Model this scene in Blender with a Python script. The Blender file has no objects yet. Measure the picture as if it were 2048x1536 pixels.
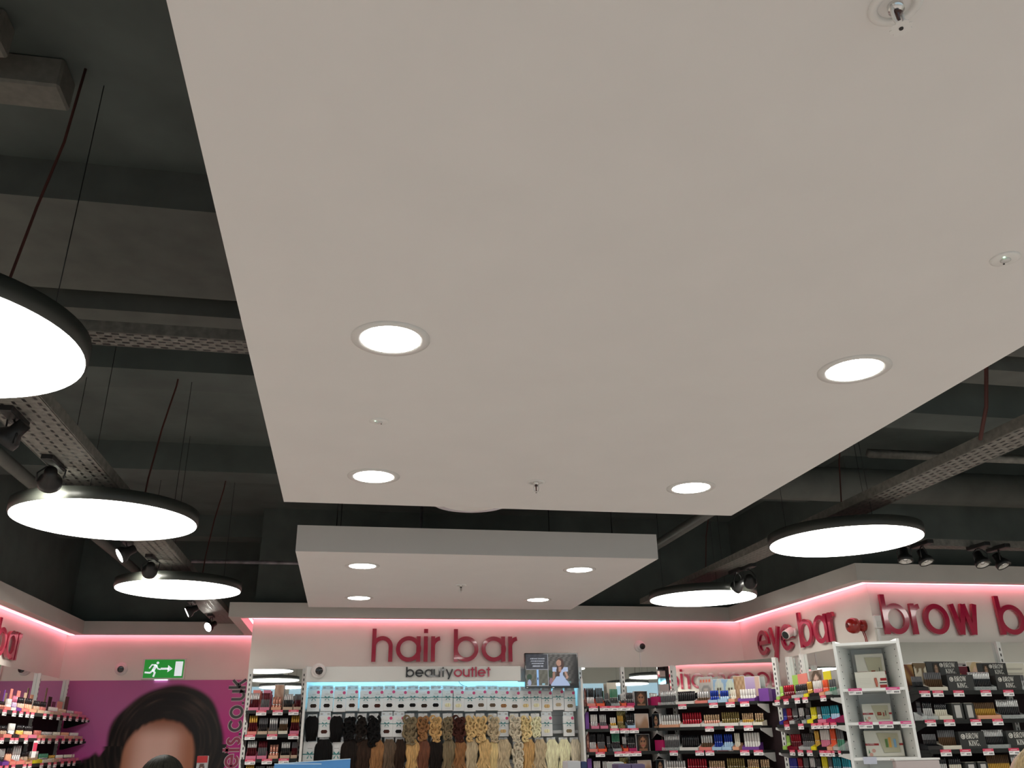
import bpy, math, random
from mathutils import Vector, Matrix, Euler
random.seed(7)
SC = bpy.context.scene
COL = SC.collection

# ------------------------------------------------------------------ camera
FPX, PITCH, YAW, ROLL = 1677.4676, 0.4011743740, 0.1931271288, 0.0183793547
CAM = Vector((0, 0, 1.6))
_cp, _sp, _cy, _sy = math.cos(PITCH), math.sin(PITCH), math.cos(YAW), math.sin(YAW)
FWD = Vector((_sy * _cp, _cy * _cp, _sp)); _r0 = Vector((_cy, -_sy, 0)); _d0 = FWD.cross(_r0)
RGT = math.cos(ROLL) * _r0 + math.sin(ROLL) * _d0
DWN = -math.sin(ROLL) * _r0 + math.cos(ROLL) * _d0
cd = bpy.data.cameras.new('camera'); cd.sensor_width = 36; cd.lens = FPX / 2048 * 36; cd.clip_start = .05
cam = bpy.data.objects.new('camera', cd); COL.objects.link(cam); SC.camera = cam
m3 = Matrix((RGT, -DWN, -FWD)).transposed()
cam.matrix_world = Matrix.Translation(CAM) @ m3.to_4x4()

# ------------------------------------------------------------------ light and exposure
SC.view_settings.view_transform = 'Standard'; SC.view_settings.look = 'None'
SC.view_settings.gamma = 1; SC.view_settings.use_curve_mapping = False
SC.view_settings.exposure = 1.24
PENDANT_STRENGTH = 3.4
DOWNLIGHT_STRENGTH = 10.0
LED_STRENGTH = 3.3
world = bpy.data.worlds.new('daylight'); SC.world = world; world.use_nodes = True
bgn = world.node_tree.nodes['Background']
bgn.inputs[0].default_value = (.55, .80, .95, 1); bgn.inputs[1].default_value = .35


def ray(u, v):
    return RGT * ((u - 1024) / FPX) + DWN * ((v - 768) / FPX) + FWD
def on_plane(u, v, p, n):
    d = ray(u, v); return CAM + d * ((Vector(p) - CAM).dot(n) / d.dot(n))
def on_y(u, v, y): return on_plane(u, v, (0, y, 0), Vector((0, 1, 0)))
def on_x(u, v, x): return on_plane(u, v, (x, 0, 0), Vector((1, 0, 0)))
def on_z(u, v, z): return on_plane(u, v, (0, 0, z), Vector((0, 0, 1)))

# ------------------------------------------------------------------ materials
MATS = {}
def mat(name, col, rough=.5, metal=0., emit=0., noise=0., nscale=30., coat=0., bump=0., stretch=None, trans=0., alpha=1., spec=.5, ecol=None):
    if name in MATS: return MATS[name]
    m = bpy.data.materials.new(name); m.use_nodes = True; MATS[name] = m
    nt = m.node_tree; b = nt.nodes['Principled BSDF']
    c4 = (*col, 1)
    b.inputs['Base Color'].default_value = c4; b.inputs['Roughness'].default_value = rough
    b.inputs['Metallic'].default_value = metal; b.inputs['Coat Weight'].default_value = coat
    b.inputs['Specular IOR Level'].default_value = spec
    b.inputs['Transmission Weight'].default_value = trans; b.inputs['Alpha'].default_value = alpha
    if emit:
        b.inputs['Emission Color'].default_value = (*(ecol or col), 1); b.inputs['Emission Strength'].default_value = emit
    if noise or bump:
        tc = nt.nodes.new('ShaderNodeTexCoord'); mp = nt.nodes.new('ShaderNodeMapping')
        if stretch: mp.inputs['Scale'].default_value = stretch
        nz = nt.nodes.new('ShaderNodeTexNoise'); nz.inputs['Scale'].default_value = nscale; nz.inputs['Detail'].default_value = 3
        nt.links.new(tc.outputs['Object'], mp.inputs[0]); nt.links.new(mp.outputs[0], nz.inputs['Vector'])
        if noise:
            rp = nt.nodes.new('ShaderNodeValToRGB')
            rp.color_ramp.elements[0].position = .3; rp.color_ramp.elements[1].position = .7
            rp.color_ramp.elements[0].color = (*[max(0, c * (1 - noise)) for c in col], 1)
            rp.color_ramp.elements[1].color = (*[min(1, c * (1 + noise)) for c in col], 1)
            nt.links.new(nz.outputs['Fac'], rp.inputs[0]); nt.links.new(rp.outputs[0], b.inputs['Base Color'])
        if bump:
            bp = nt.nodes.new('ShaderNodeBump'); bp.inputs['Strength'].default_value = bump; bp.inputs['Distance'].default_value = .01
            nt.links.new(nz.outputs['Fac'], bp.inputs['Height']); nt.links.new(bp.outputs[0], b.inputs['Normal'])
    return m
def srgb(r, g, b):
    f = lambda c: c / 255 / 12.92 if c <= 10 else ((c / 255 + .055) / 1.055) ** 2.4
    return (f(r), f(g), f(b))
def print_mat(name, emit=0., rough=.35):
    if name in MATS: return MATS[name]
    m = bpy.data.materials.new(name); m.use_nodes = True; MATS[name] = m
    nt = m.node_tree; b = nt.nodes['Principled BSDF']; b.inputs['Roughness'].default_value = rough; b.inputs['Specular IOR Level'].default_value = .2
    a = nt.nodes.new('ShaderNodeVertexColor'); a.layer_name = 'Col'
    if emit:
        b.inputs['Base Color'].default_value = (0.01, .01, .01, 1)
        nt.links.new(a.outputs[0], b.inputs['Emission Color']); b.inputs['Emission Strength'].default_value = emit
    else: nt.links.new(a.outputs[0], b.inputs['Base Color'])
    return m

WHITE = mat('painted_white', (.72, .70, .67), .6, noise=.02, nscale=4)
PANELW = mat('plasterboard_white', (.74, .725, .70), .7, noise=.015, nscale=3, bump=.02)
WALLW = mat('fascia_white', (.78, .75, .68), .55, noise=.02, nscale=3)
BULK = mat('bulkhead_grey_white', (.60, .575, .53), .65, noise=.03, nscale=5)
BLACKC = mat('black_soffit_paint', (.105, .125, .115), .8, noise=.15, nscale=3)
BLACKC2 = mat('dark_grey_soffit_paint', (.125, .132, .118), .8, noise=.12, nscale=6)
TRAYM = mat('galvanised_tray_painted', (.17, .165, .145), .6, 0., noise=.25, nscale=25)
FLOORM = mat('pale_vinyl_floor', (.72, .66, .63), .3, noise=.04, nscale=6)
GONW = mat('gondola_white', (.66, .66, .63), .45)
GONG = mat('gondola_grey', (.42, .43, .43), .5)
SHELFD = mat('dark_shelf_laminate', (.016, .018, .017), .5, noise=.2, spec=.2)
BACKD = mat('dark_back_panel', (.022, .011, .013), .6, noise=.3, nscale=8, spec=.2)
MIRROR = mat('mirror_glass', (.86, .90, .88), .015, 1.0)
ACR = mat('red_acrylic', srgb(170, 22, 62), .12, coat=.6, spec=.6)
ACRB = mat('black_acrylic', (.012, .012, .013), .12, coat=.6)
BLK = mat('black_plastic', (.012, .012, .012), .4)
BLKG = mat('black_gloss', (.01, .01, .011), .12, coat=.5)
DKM = mat('dark_metal', (.035, .035, .035), .4, .6)
CHROME = mat('bright_metal', (.75, .75, .74), .2, 1.)
WPLA = mat('white_plastic', (.75, .74, .71), .4)
REDP = mat('red_plastic', srgb(150, 28, 22), .3, coat=.3)
CLEAR = mat('clear_acrylic', (.85, .9, .88), .08, alpha=.22)
PEND = mat('pendant_diffuser', (1., 1., .97), .5, emit=PENDANT_STRENGTH, ecol=(1., .98, .915))
DOWN = mat('downlight_diffuser', (1., 1., 1.), .5, emit=DOWNLIGHT_STRENGTH, ecol=(1., .98, .93))
SPOTL = mat('spot_lens_lit', (1., 1., .95), .3, emit=14., ecol=(1., .97, .88))
SPOTD = mat('spot_reflector', (.55, .56, .53), .12, .9)
LEDP = mat('pink_led_strip', (1., .4, .5), .5, emit=LED_STRENGTH, ecol=(1., .26, .36))
LEDC = mat('cool_led_strip', (.6, .85, 1.), .5, emit=11., ecol=(.30, .74, 1.))
TAGW = mat('tag_white', (.80, .79, .78), .5)
TAGR = mat('tag_red', srgb(205, 62, 92), .45)
TAGP = mat('tag_pink', srgb(214, 84, 140), .45)
INK = mat('printed_ink', (.05, .05, .06), .6)

# ------------------------------------------------------------------ mesh helpers
class MB:
    def __init__(s): s.v = []; s.f = []; s.m = []; s.sm = []
    def add(s, vs, fs, mi=0, smooth=False, M=None):
        o = len(s.v)
        if M is not None: vs = [tuple(M @ Vector(p)) for p in vs]
        s.v += [tuple(p) for p in vs]
        for f in fs: s.f.append([i + o for i in f]); s.m.append(mi); s.sm.append(smooth)
        return s
    def box(s, x0, x1, y0, y1, z0, z1, mi=0, M=None):
        vs = [(x, y, z) for z in (z0, z1) for y in (y0, y1) for x in (x0, x1)]
        return s.add(vs, [(0, 2, 3, 1), (4, 5, 7, 6), (0, 1, 5, 4), (2, 6, 7, 3), (0, 4, 6, 2), (1, 3, 7, 5)], mi, M=M)
    def bbox(s, x0, x1, y0, y1, z0, z1, b=.004, mi=0, M=None):
        """box with chamfered vertical and horizontal edges"""
        vs = []
        for z, k in ((z0, b), (z0 + b, 0), (z1 - b, 0), (z1, b)):
            vs += [(x0 + k + (b if k == 0 else 0), y0 + k, z), (x1 - k - (b if k == 0 else 0), y0 + k, z), (x1 - k, y0 + k + (b if k == 0 else 0), z), (x1 - k, y1 - k - (b if k == 0 else 0), z),
                   (x1 - k - (b if k == 0 else 0), y1 - k, z), (x0 + k + (b if k == 0 else 0), y1 - k, z), (x0 + k, y1 - k - (b if k == 0 else 0), z), (x0 + k, y0 + k + (b if k == 0 else 0), z)]
        fs = [tuple(range(7, -1, -1)), tuple(range(24, 32))]
        for r in range(3):
            for i in range(8):
                j = (i + 1) % 8; fs.append((r * 8 + i, r * 8 + j, r * 8 + 8 + j, r * 8 + 8 + i))
        return s.add(vs, fs, mi, M=M)
    def lathe(s, prof, n=16, mi=0, M=None, smooth=True, mis=None, cap0=True, cap1=True):
        vs = []
        for r, z in prof:
            for i in range(n):
                a = 2 * math.pi * i / n; vs.append((r * math.cos(a), r * math.sin(a), z))
        o = len(s.v)
        k = len(prof)
        for j in range(k - 1):
            fs = [(j * n + i, j * n + (i + 1) % n, (j + 1) * n + (i + 1) % n, (j + 1) * n + i) for i in range(n)]
            if j == 0: s.add(vs, fs, mis[j] if mis else mi, smooth, M)
            else:
                for f in fs: s.f.append([i + o for i in f]); s.m.append(mis[j] if mis else mi); s.sm.append(smooth)
        if cap0: s.f.append([o + i for i in range(n - 1, -1, -1)]); s.m.append(mis[0] if mis else mi); s.sm.append(False)
        if cap1: s.f.append([o + (k - 1) * n + i for i in range(n)]); s.m.append(mis[-1] if mis else mi); s.sm.append(False)
        return s
    def tube(s, pts, r, n=6, mi=0, smooth=True, flat=1.):
        pts = [Vector(p) for p in pts]; rr = r if isinstance(r, (list, tuple)) else [r] * len(pts)
        vs = []; up = Vector((0, 0, 1))
        side = None
        for i, p in enumerate(pts):
            t = (pts[min(i + 1, len(pts) - 1)] - pts[max(i - 1, 0)])
            t = t.normalized() if t.length > 1e-9 else Vector((0, 0, 1))
            if side is None:
                side = t.cross(up if abs(t.z) < .9 else Vector((0, 1, 0))).normalized()
            else:
                side = (side - t * side.dot(t))
                side = side.normalized() if side.length > 1e-6 else t.orthogonal().normalized()
            w = t.cross(side)
            for k in range(n):
                a = 2 * math.pi * k / n; vs.append(p + (side * math.cos(a) + w * math.sin(a) * flat) * rr[i])
        fs = []
        for i in range(len(pts) - 1):
            for k in range(n): fs.append((i * n + k, i * n + (k + 1) % n, (i + 1) * n + (k + 1) % n, (i + 1) * n + k))
        fs.append(tuple(range(n - 1, -1, -1))); fs.append(tuple((len(pts) - 1) * n + k for k in range(n)))
        return s.add(vs, fs, mi, smooth)
    def poly(s, pts, y0, y1, mi=0, M=None):
        """extrude a polygon given in (x, z) along y"""
        n = len(pts); vs = [(x, y0, z) for x, z in pts] + [(x, y1, z) for x, z in pts]
        fs = [tuple(range(n)), tuple(range(2 * n - 1, n - 1, -1))] + [(i, i + n, (i + 1) % n + n, (i + 1) % n) for i in range(n)]
        return s.add(vs, fs, mi, M=M)
    def stroke(s, pts, w, y0, y1, mi=0, closed=False, M=None):
        """a stroke of width w along a polyline in (x, z), extruded in y"""
        P = [Vector((p[0], p[1])) for p in pts]; n = len(P); L = []; R_ = []
        W = w if isinstance(w, (list, tuple)) else [w] * n
        for i in range(n):
            a = P[i - 1] if (i > 0 or closed) else P[i]; b = P[(i + 1) % n] if (i < n - 1 or closed) else P[i]
            d1 = (P[i] - a); d2 = (b - P[i])
            if d1.length < 1e-9: d1 = d2
            if d2.length < 1e-9: d2 = d1
            d1.normalize(); d2.normalize(); t = (d1 + d2)
            t = t.normalized() if t.length > 1e-6 else d1
            nrm = Vector((-t.y, t.x)); k = W[i] / 2 / max(.35, abs(nrm.dot(Vector((-d1.y, d1.x)))))
            L.append(P[i] + nrm * k); R_.append(P[i] - nrm * k)
        vs = [(p.x, y0, p.y) for p in L] + [(p.x, y0, p.y) for p in R_] + [(p.x, y1, p.y) for p in L] + [(p.x, y1, p.y) for p in R_]
        fs = []
        m_ = n if closed else n - 1
        for i in range(m_):
            j = (i + 1) % n
            fs += [(i, n + i, n + j, j), (2 * n + i, 2 * n + j, 3 * n + j, 3 * n + i), (i, j, 2 * n + j, 2 * n + i), (n + i, 3 * n + i, 3 * n + j, n + j)]
        if not closed: fs += [(0, 2 * n, 3 * n, n), (n - 1, 2 * n - 1, 4 * n - 1, 3 * n - 1)]
        return s.add(vs, fs, mi, M=M)
    def mesh(s, name, mats):
        me = bpy.data.meshes.new(name); me.from_pydata(s.v, [], s.f)
        for m in (mats if isinstance(mats, (list, tuple)) else [mats]): me.materials.append(m)
        me.polygons.foreach_set('material_index', s.m); me.polygons.foreach_set('use_smooth', s.sm)
        me.update(); return me
    def build(s, name, mats, parent=None, loc=None, rotz=0., **k):
        return put(name, s.mesh(name, mats), parent, loc, rotz, **k)

def tag(o, label=None, cat=None, group=None, kind=None):
    if label: o['label'] = label
    if cat: o['category'] = cat
    if group: o['group'] = group
    if kind: o['kind'] = kind
    return o
def put(name, data, parent=None, loc=None, rotz=0., **k):
    o = bpy.data.objects.new(name, data); COL.objects.link(o)
    if parent is not None: o.parent = parent
    if loc is not None: o.location = loc
    if rotz: o.rotation_euler = (0, 0, rotz)
    return tag(o, **k)
def empty(name, loc, rotz=0., **k): return put(name, None, None, loc, rotz, **k)
def copy_tree(o, parent=None, loc=None, label=None, rotz=None):
    c = o.copy(); COL.objects.link(c)
    if parent is not None: c.parent = parent
    if loc is not None: c.location = loc
    if rotz is not None: c.rotation_euler = (0, 0, rotz)
    if label: c['label'] = label
    for ch in o.children: copy_tree(ch, c)
    return c
def grid_print(name, w, h, nx, ny, fn, m, parent=None, loc=None, rotz=0., **k):
    """a flat print: x 0..w, z 0..h, facing -y, coloured vertex by vertex by fn(u, v) with u, v in 0..1"""
    vs = [(w * i / nx, 0, h * j / ny) for j in range(ny + 1) for i in range(nx + 1)]
    fs = [(j * (nx + 1) + i, j * (nx + 1) + i + 1, (j + 1) * (nx + 1) + i + 1, (j + 1) * (nx + 1) + i) for j in range(ny) for i in range(nx)]
    me = bpy.data.meshes.new(name); me.from_pydata(vs, [], fs); me.materials.append(m)
    at = me.color_attributes.new('Col', 'FLOAT_COLOR', 'POINT')
    buf = []
    for j in range(ny + 1):
        for i in range(nx + 1): buf += [*fn(i / nx, j / ny), 1.]
    at.data.foreach_set('color', buf); me.update()
    return put(name, me, parent, loc, rotz, **k)
def mix(a, b, t): t = max(0, min(1, t)); return tuple(x + (y - x) * t for x, y in zip(a, b))
def sstep(a, b, x): t = max(0, min(1, (x - a) / (b - a))); return t * t * (3 - 2 * t)

# ------------------------------------------------------------------ the setting
X_L, Y_POST, X_RET, Y_HAIR, X_EYE, Y_BROW, X_R, Y_FRONT = -3.55, 12.12, -1.07, 10.38, 4.95, 7.5, 8.6, -4.5
Z_LED, Z_BULK, Z_CEIL = 2.93, 3.09, 4.25
def struct(name, mb, mats, parent=None): return mb.build(name, mats, parent, kind='structure' if parent is None else None)
struct('floor', MB().box(X_L - .2, X_R + .2, Y_FRONT - .2, Y_POST + .2, -.1, 0), FLOORM)
struct('ceiling', MB().box(X_L - .2, X_R + .2, Y_FRONT - .2, Y_POST + .2, Z_CEIL, Z_CEIL + .1), BLACKC)
W_ = .12
def wall(name, x0, x1, y0, y1):
    w = struct(name, MB().box(x0, x1, y0, y1, 0, Z_BULK), WALLW)
    MB().box(x0, x1, y0, y1, Z_BULK, Z_CEIL).build('void_wall', BLACKC, w)
wall('wall_left', X_L - W_, X_L, Y_FRONT, Y_POST)
wall('wall_poster', X_L - W_, X_RET, Y_POST, Y_POST + W_)
wall('wall_return', X_RET, X_RET + W_, Y_HAIR + W_, Y_POST + W_)
wall('wall_back', X_RET, X_EYE + W_, Y_HAIR, Y_HAIR + W_)
wall('wall_eye', X_EYE, X_EYE + W_, Y_BROW + W_, Y_HAIR)
wall('wall_brow', X_EYE, X_R, Y_BROW, Y_BROW + W_)
wall('wall_right', X_R, X_R + W_, Y_FRONT, Y_BROW + W_)
# shop front behind the camera: piers, head and sill around real openings
fw = MB()
fw.box(X_L, X_R, Y_FRONT - W_, Y_FRONT, 3.05, Z_CEIL); fw.box(X_L, X_R, Y_FRONT - W_, Y_FRONT, 0, .3)
nb = 6; bw = (X_R - X_L) / nb
for i in range(nb + 1): fw.box(X_L + i * bw - .06 + (.06 if i == 0 else 0), X_L + i * bw + .06 - (.06 if i == nb else 0), Y_FRONT - W_, Y_FRONT, .3, 3.05)
struct('wall_front', fw, WALLW)
GLASS = mat('window_glass', (.9, .97, .97), .02, alpha=.12)
for i in range(nb):
    w = struct('window_%d' % (i + 1), MB().box(X_L + i * bw + .06, X_L + (i + 1) * bw - .06, Y_FRONT - .07, Y_FRONT - .05, .3, 3.05), GLASS)

PATH = [Vector(p) for p in ((X_L, Y_FRONT), (X_L, Y_POST), (X_RET, Y_POST), (X_RET, Y_HAIR), (X_EYE, Y_HAIR), (X_EYE, Y_BROW), (X_R, Y_BROW))]
def offs(i, d):
    """path point i moved d into the room with a mitre"""
    def nr(a, b): t = (b - a).normalized(); return Vector((t.y, -t.x))
    n1 = nr(PATH[i - 1], PATH[i]) if i > 0 else nr(PATH[i], PATH[i + 1])
    n2 = nr(PATH[i], PATH[i + 1]) if i < len(PATH) - 1 else n1
    k = (n1 + n2); k = k / (1 + n1.dot(n2)); return PATH[i] + k * d
def sweep(i, prof):
    """prof: (offset, z) polygon swept along path segment i"""
    n = len(prof); vs = [(*offs(i, d), z) for d, z in prof] + [(*offs(i + 1, d), z) for d, z in prof]
    return MB().add(vs, [tuple(range(n - 1, -1, -1)), tuple(range(n, 2 * n))] + [(k, (k + 1) % n, (k + 1) % n + n, k + n) for k in range(n)])
for i in range(len(PATH) - 1):
    t = struct('trim_%d' % (i + 1), sweep(i, [(.25, Z_LED), (.25, Z_BULK), (.001, Z_BULK), (.001, Z_BULK - .03), (.13, Z_BULK - .03), (.13, Z_LED)]), BULK)
    s = sweep(i, [(.028, Z_LED + .010), (.028, Z_LED + .024), (.05, Z_LED + .024), (.05, Z_LED + .010)]).build('led_strip', LEDP, t)
    s['label'] = 'glowing pink light strip in the cove'

# ---- ceiling void: beams, trays, pipes and ducts
def beam(name, label, cat, boxes, m, group=None):
    mb = MB()
    for b in boxes: mb.box(*b)
    return mb.build(name, m, label=label, cat=cat, group=group)
for k, (y0, y1, z0, lab) in enumerate([(1.4, 2.3, 4.0, 'shallow dark soffit beam crossing above the camera'), (3.7, 4.62, 4.03, 'wide dark grey boxed beam above the big white panel'),
                                     (4.75, 5.0, 3.98, 'narrow black beam past the wide boxed beam'), (5.55, 5.9, 3.95, 'black beam between the two white panels'), (8.0, 8.35, 3.98, 'black beam above the small white panel'), (10.8, 11.1, 3.98, 'black beam near the poster wall')]):
    struct_b = MB().box(X_L, X_R if y1 < Y_BROW else X_EYE, y0, y1, z0, Z_CEIL)
    if y0 > Y_HAIR - .3: struct_b = MB().box(X_L, X_RET, y0, y1, z0, Z_CEIL)
    struct_b.build('ceiling_beam', BLACKC2 if k in (1, 2) else BLACKC, label=lab, cat='beam', kind='structure')
for x0, x1, y0, y1, lab in [(-3.3, -1.44, 2.74, 2.86, 'short pale grey box fixed to the soffit, upper left corner'), (-3.3, -1.29, 2.98, 3.14, 'long pale grey box fixed to the soffit, upper left')]:
    MB().bbox(x0, x1, y0, y1, 4.1, Z_CEIL, .01).build('ceiling_duct', mat('soffit_box_grey', (.2, .19, .165), .8, noise=.1), label=lab, cat='duct')
def cable_tray(name, p, q, w, z, label):
    """perforated tray: flat bed with lipped sides and rows of slots"""
    p, q = Vector(p), Vector(q); L = (q - p).length; a = math.atan2(q.y - p.y, q.x - p.x)
    root = empty(name, (p.x, p.y, z), a, label=label, cat='cable tray', group='perforated cable trays')
    MB().box(0, L, -w / 2, w / 2, 0, .004).build('tray_bed', TRAYM, root)
    for sgn in (-1, 1): MB().box(0, L, sgn * w / 2 - .004, sgn * w / 2 + .004, 0, .06).build('side_rail', TRAYM, root)
    mb = MB(); rows = 5; step = .07
    for i in range(int(L / step)):
        for r in range(rows):
            y = -w / 2 + w * (r + .5) / rows; x = i * step + (.03 if r % 2 else 0) + .02
            mb.add([(x, y - .007, -.001), (x + .036, y - .007, -.001), (x + .036, y + .007, -.001), (x, y + .007, -.001)], [(3, 2, 1, 0)])
    mb.build('slot_pattern', BLK, root, kind='stuff')
    return root
cable_tray('cable_tray', (-1.56, -1.5), (-1.56, 11.8), .28, 3.06, 'long perforated cable tray above the left row of disc lights')
cable_tray('cable_tray', (3.62, -1.5), (3.62, 10.0), .24, 3.10, 'long perforated cable tray above the right row of disc lights')
cable_tray('cable_tray', (-1.75, 4.12), (-.5, 4.12), .16, 3.5, 'short perforated tray crossing to the big white panel')
cable_tray('cable_tray', (4.1, 6.55), (8.2, 6.55), .12, 3.10, 'narrow tray carrying spotlights in front of the brow sign wall')
def pipe(name, pts, r, m, label, cat, n=8): return MB().tube(pts, r, n, 0).build(name, m, label=label, cat=cat)
pipe('conduit', [(-1.75, 9.9, 3.5), (.8, 9.9, 3.5), (.8, 9.9, 4.25)], .022, mat('conduit_grey', (.25, .24, .26), .4, .4, noise=.3, nscale=12), 'grey conduit running to the small white panel', 'pipe')
pipe('air_duct', [(3.0, -1, 3.75), (3.0, 6.4, 3.75), (3.15, 6.75, 3.75), (3.5, 6.9, 3.75), (8, 6.9, 3.75)], .16, BLACKC2, 'round dark air duct bending along the right side void', 'duct', 14)
pipe('conduit', [(3.05, -1, 3.4), (3.05, 10.1, 3.4)], .05, BLACKC2, 'dark pipe parallel to the right edge of the white panels', 'pipe')
pipe('conduit', [(-2.6, -1, 3.6), (-2.6, 11.9, 3.6)], .05, BLACKC2, 'dark pipe along the left side of the void', 'pipe')
pipe('support_channel', [(3.7, 5.3, 3.5), (6.5, 5.25, 3.5)], .035, TRAYM, 'grey strut crossing under the right hand void', 'bar', 4)
pipe('support_channel', [(3.9, 4.3, 3.3), (6.8, 4.25, 3.3)], .03, BLACKC2, 'dark strut nearer the camera on the right', 'bar', 4)
REDC = mat('red_brown_cable', srgb(80, 40, 34), .7)
pipe('power_cable', [(3.25, 3.5, 4.2), (3.28, 3.52, 3.7), (3.32, 3.58, 3.45), (3.4, 3.75, 3.25), (3.46, 3.92, 3.12)], .011, REDC, 'red twisted cable drooping onto the right cable tray', 'cable', 6)

# ---- two suspended white panels
def ceiling_panel(name, x0, x1, y0, y1, label):
    root = empty(name, ((x0 + x1) / 2, (y0 + y1) / 2, 3.0), label=label, cat='ceiling panel')
    w, d = (x1 - x0) / 2, (y1 - y0) / 2
    MB().box(-w, w, -d, d, 0, .006).build('soffit_board', PANELW, root)
    e = MB().box(-w, w, -d, -d + .02, .006, .21).box(-w, w, d - .02, d, .006, .21).box(-w, -w + .02, -d + .02, d - .02, .006, .21).box(w - .02, w, -d + .02, d - .02, .006, .21)
    e.build('edge_upstand', PANELW, root)
    MB().box(-w + .02, w - .02, -d + .02, d - .02, .195, .21).build('top_board', BLACKC, root)
    for sx in (-1, 1):
        for sy in (-1, 1): MB().tube([(sx * (w - .3), sy * (d - .3), .21), (sx * (w - .3), sy * (d - .3), Z_CEIL - 3.0)], .005, 6).build('hanger_rod', DKM, root)
    return root
ceiling_panel('ceiling_panel', -.435, 2.565, 1.0 - 3.0, 5.31, 'large white suspended ceiling panel filling the top of the picture')
ceiling_panel('ceiling_panel', -.435, 2.575, 6.81, 9.82, 'smaller white suspended ceiling panel in front of the hair display wall')
# blank panel further back over the entrance, seen only in mirrors
# ---- downlights
dl = MB().lathe([(.148, 0), (.148, -.004), (.122, -.007), (.113, -.004), (.110, .0)], 40, cap0=False, cap1=False)
RIM = mat('downlight_rim', (.70, .69, .66), .35)
d0 = empty('downlight', (0, 0, 3.0), label='x', cat='downlight', group='recessed downlights in the white panels')
dl.build('rim', RIM, d0)
MB().lathe([(.1125, -.002), (.1125, -.0045)], 40, smooth=False).build('diffuser', DOWN, d0)
DLS = [(.10, 2.877, 'left-hand downlight of the big panel, second row from its far edge'), (2.02, 2.877, 'right-hand downlight of the big panel, second row from its far edge'),
       (.10, 4.68, 'left-hand downlight nearest the far edge of the big panel'), (2.015, 4.67, 'right-hand downlight nearest the far edge of the big panel'),
       (.10, 7.36, 'left-hand downlight near the front edge of the small panel'), (2.025, 7.35, 'right-hand downlight near the front edge of the small panel'),
       (.105, 9.12, 'left-hand downlight near the rear edge of the small panel'), (2.023, 9.10, 'right-hand downlight near the rear edge of the small panel'),
       (.10, 1.06, 'downlight of the big panel only just cut by the top edge'), (2.02, 1.06, 'right-hand downlight of the big panel beyond the top edge'), (.10, -.75, 'left-hand downlight of the big panel behind the camera'), (2.02, -.75, 'right-hand downlight of the big panel behind the camera')]
for i, (x, y, lab) in enumerate(DLS):
    if i == 0: d0.location = (x, y, 3.0); d0['label'] = lab
    else: copy_tree(d0, None, (x, y, 3.0), lab)
# ---- disc pendants
p0 = empty('pendant_light', (0, 0, 2.9), label='x', cat='pendant light', group='large round disc pendants')
MB().lathe([(.50, .085), (.545, .075), (.545, .012), (.535, 0.002)], 64, cap0=True, cap1=False).build('housing', mat('pendant_housing', (.03, .033, .028), .45), p0)
MB().lathe([(.535, .002), (.535, -.002), (.50, -.006), (.0, -.007)], 64, smooth=False, cap0=False, cap1=False).build('diffuser', PEND, p0)
for k in range(3):
    a = 2 * math.pi * k / 3 + .5
    MB().tube([(.4 * math.cos(a), .4 * math.sin(a), .08), (.4 * math.cos(a), .4 * math.sin(a), 1.34)], .0022, 4).build('suspension_wire', DKM, p0)
MB().tube([(.15, .2, .08), (.16, .21, .35), (.2, .2, .7), (.26, .16, 1.0), (.3, .1, 1.34)], .006, 6).build('power_flex', REDC, p0)
MB().lathe([(.0, .085), (.045, .085), (.045, .11), (.03, .125), (0, .125)], 14).build('cable_gland', BLK, p0)
PDS = [(-1.52, 8.16, 'left-row disc pendant farthest from the camera, near the poster'), (-1.52, 5.54, 'left-row disc pendant second from the poster wall'), (-1.52, 2.92, 'left-row disc pendant cut by the left edge of the picture'),
       (3.575, 8.28, 'right-row disc pendant farthest from the camera, above the corner shelves'), (3.575, 5.59, 'right-row disc pendant with its far side over the brow sign'),
       (3.575, 2.92, 'right-row disc pendant beside the big panel, out of frame'), (-1.52, .3, 'left-row disc pendant beside the camera'), (3.575, .3, 'right-row disc pendant beside the camera'),
       (-1.52, -2.3, 'left-row disc pendant behind the camera'), (3.575, -2.3, 'right-row disc pendant behind the camera'), (6.2, 5.5, 'disc pendant in front of the brow wall, out of frame'), (6.2, 2.9, 'disc pendant over the right-hand floor, out of frame'), (6.2, .2, 'right-hand outer disc pendant level with the camera'), (6.2, -2.4, 'right-hand outer disc pendant behind the camera')]
for i, (x, y, lab) in enumerate(PDS):
    if i == 0: p0.location = (x, y, 2.9); p0['label'] = lab
    else: copy_tree(p0, None, (x, y, 2.9), lab)
# ---- round white air terminal peeping out behind the big panel
at_ = on_z(943, 1006, 3.06)
r_ = empty('air_diffuser', (at_.x, at_.y, 3.06), label='round pale ceiling air diffuser peeping out behind the big panel', cat='air vent')
MB().lathe([(.26, 0), (.265, .02), (.24, .06), (.1, .09), (.08, 1.18)], 36).build('dish', mat('diffuser_translucent', (.62, .55, .60), .15, coat=.4), r_)
MB().lathe([(.20, -.004), (.21, 0)], 36).build('inner_ring', WPLA, r_)
MB().lathe([(.11, -.008), (.12, 0)], 28).build('centre_cap', WPLA, r_)
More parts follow.
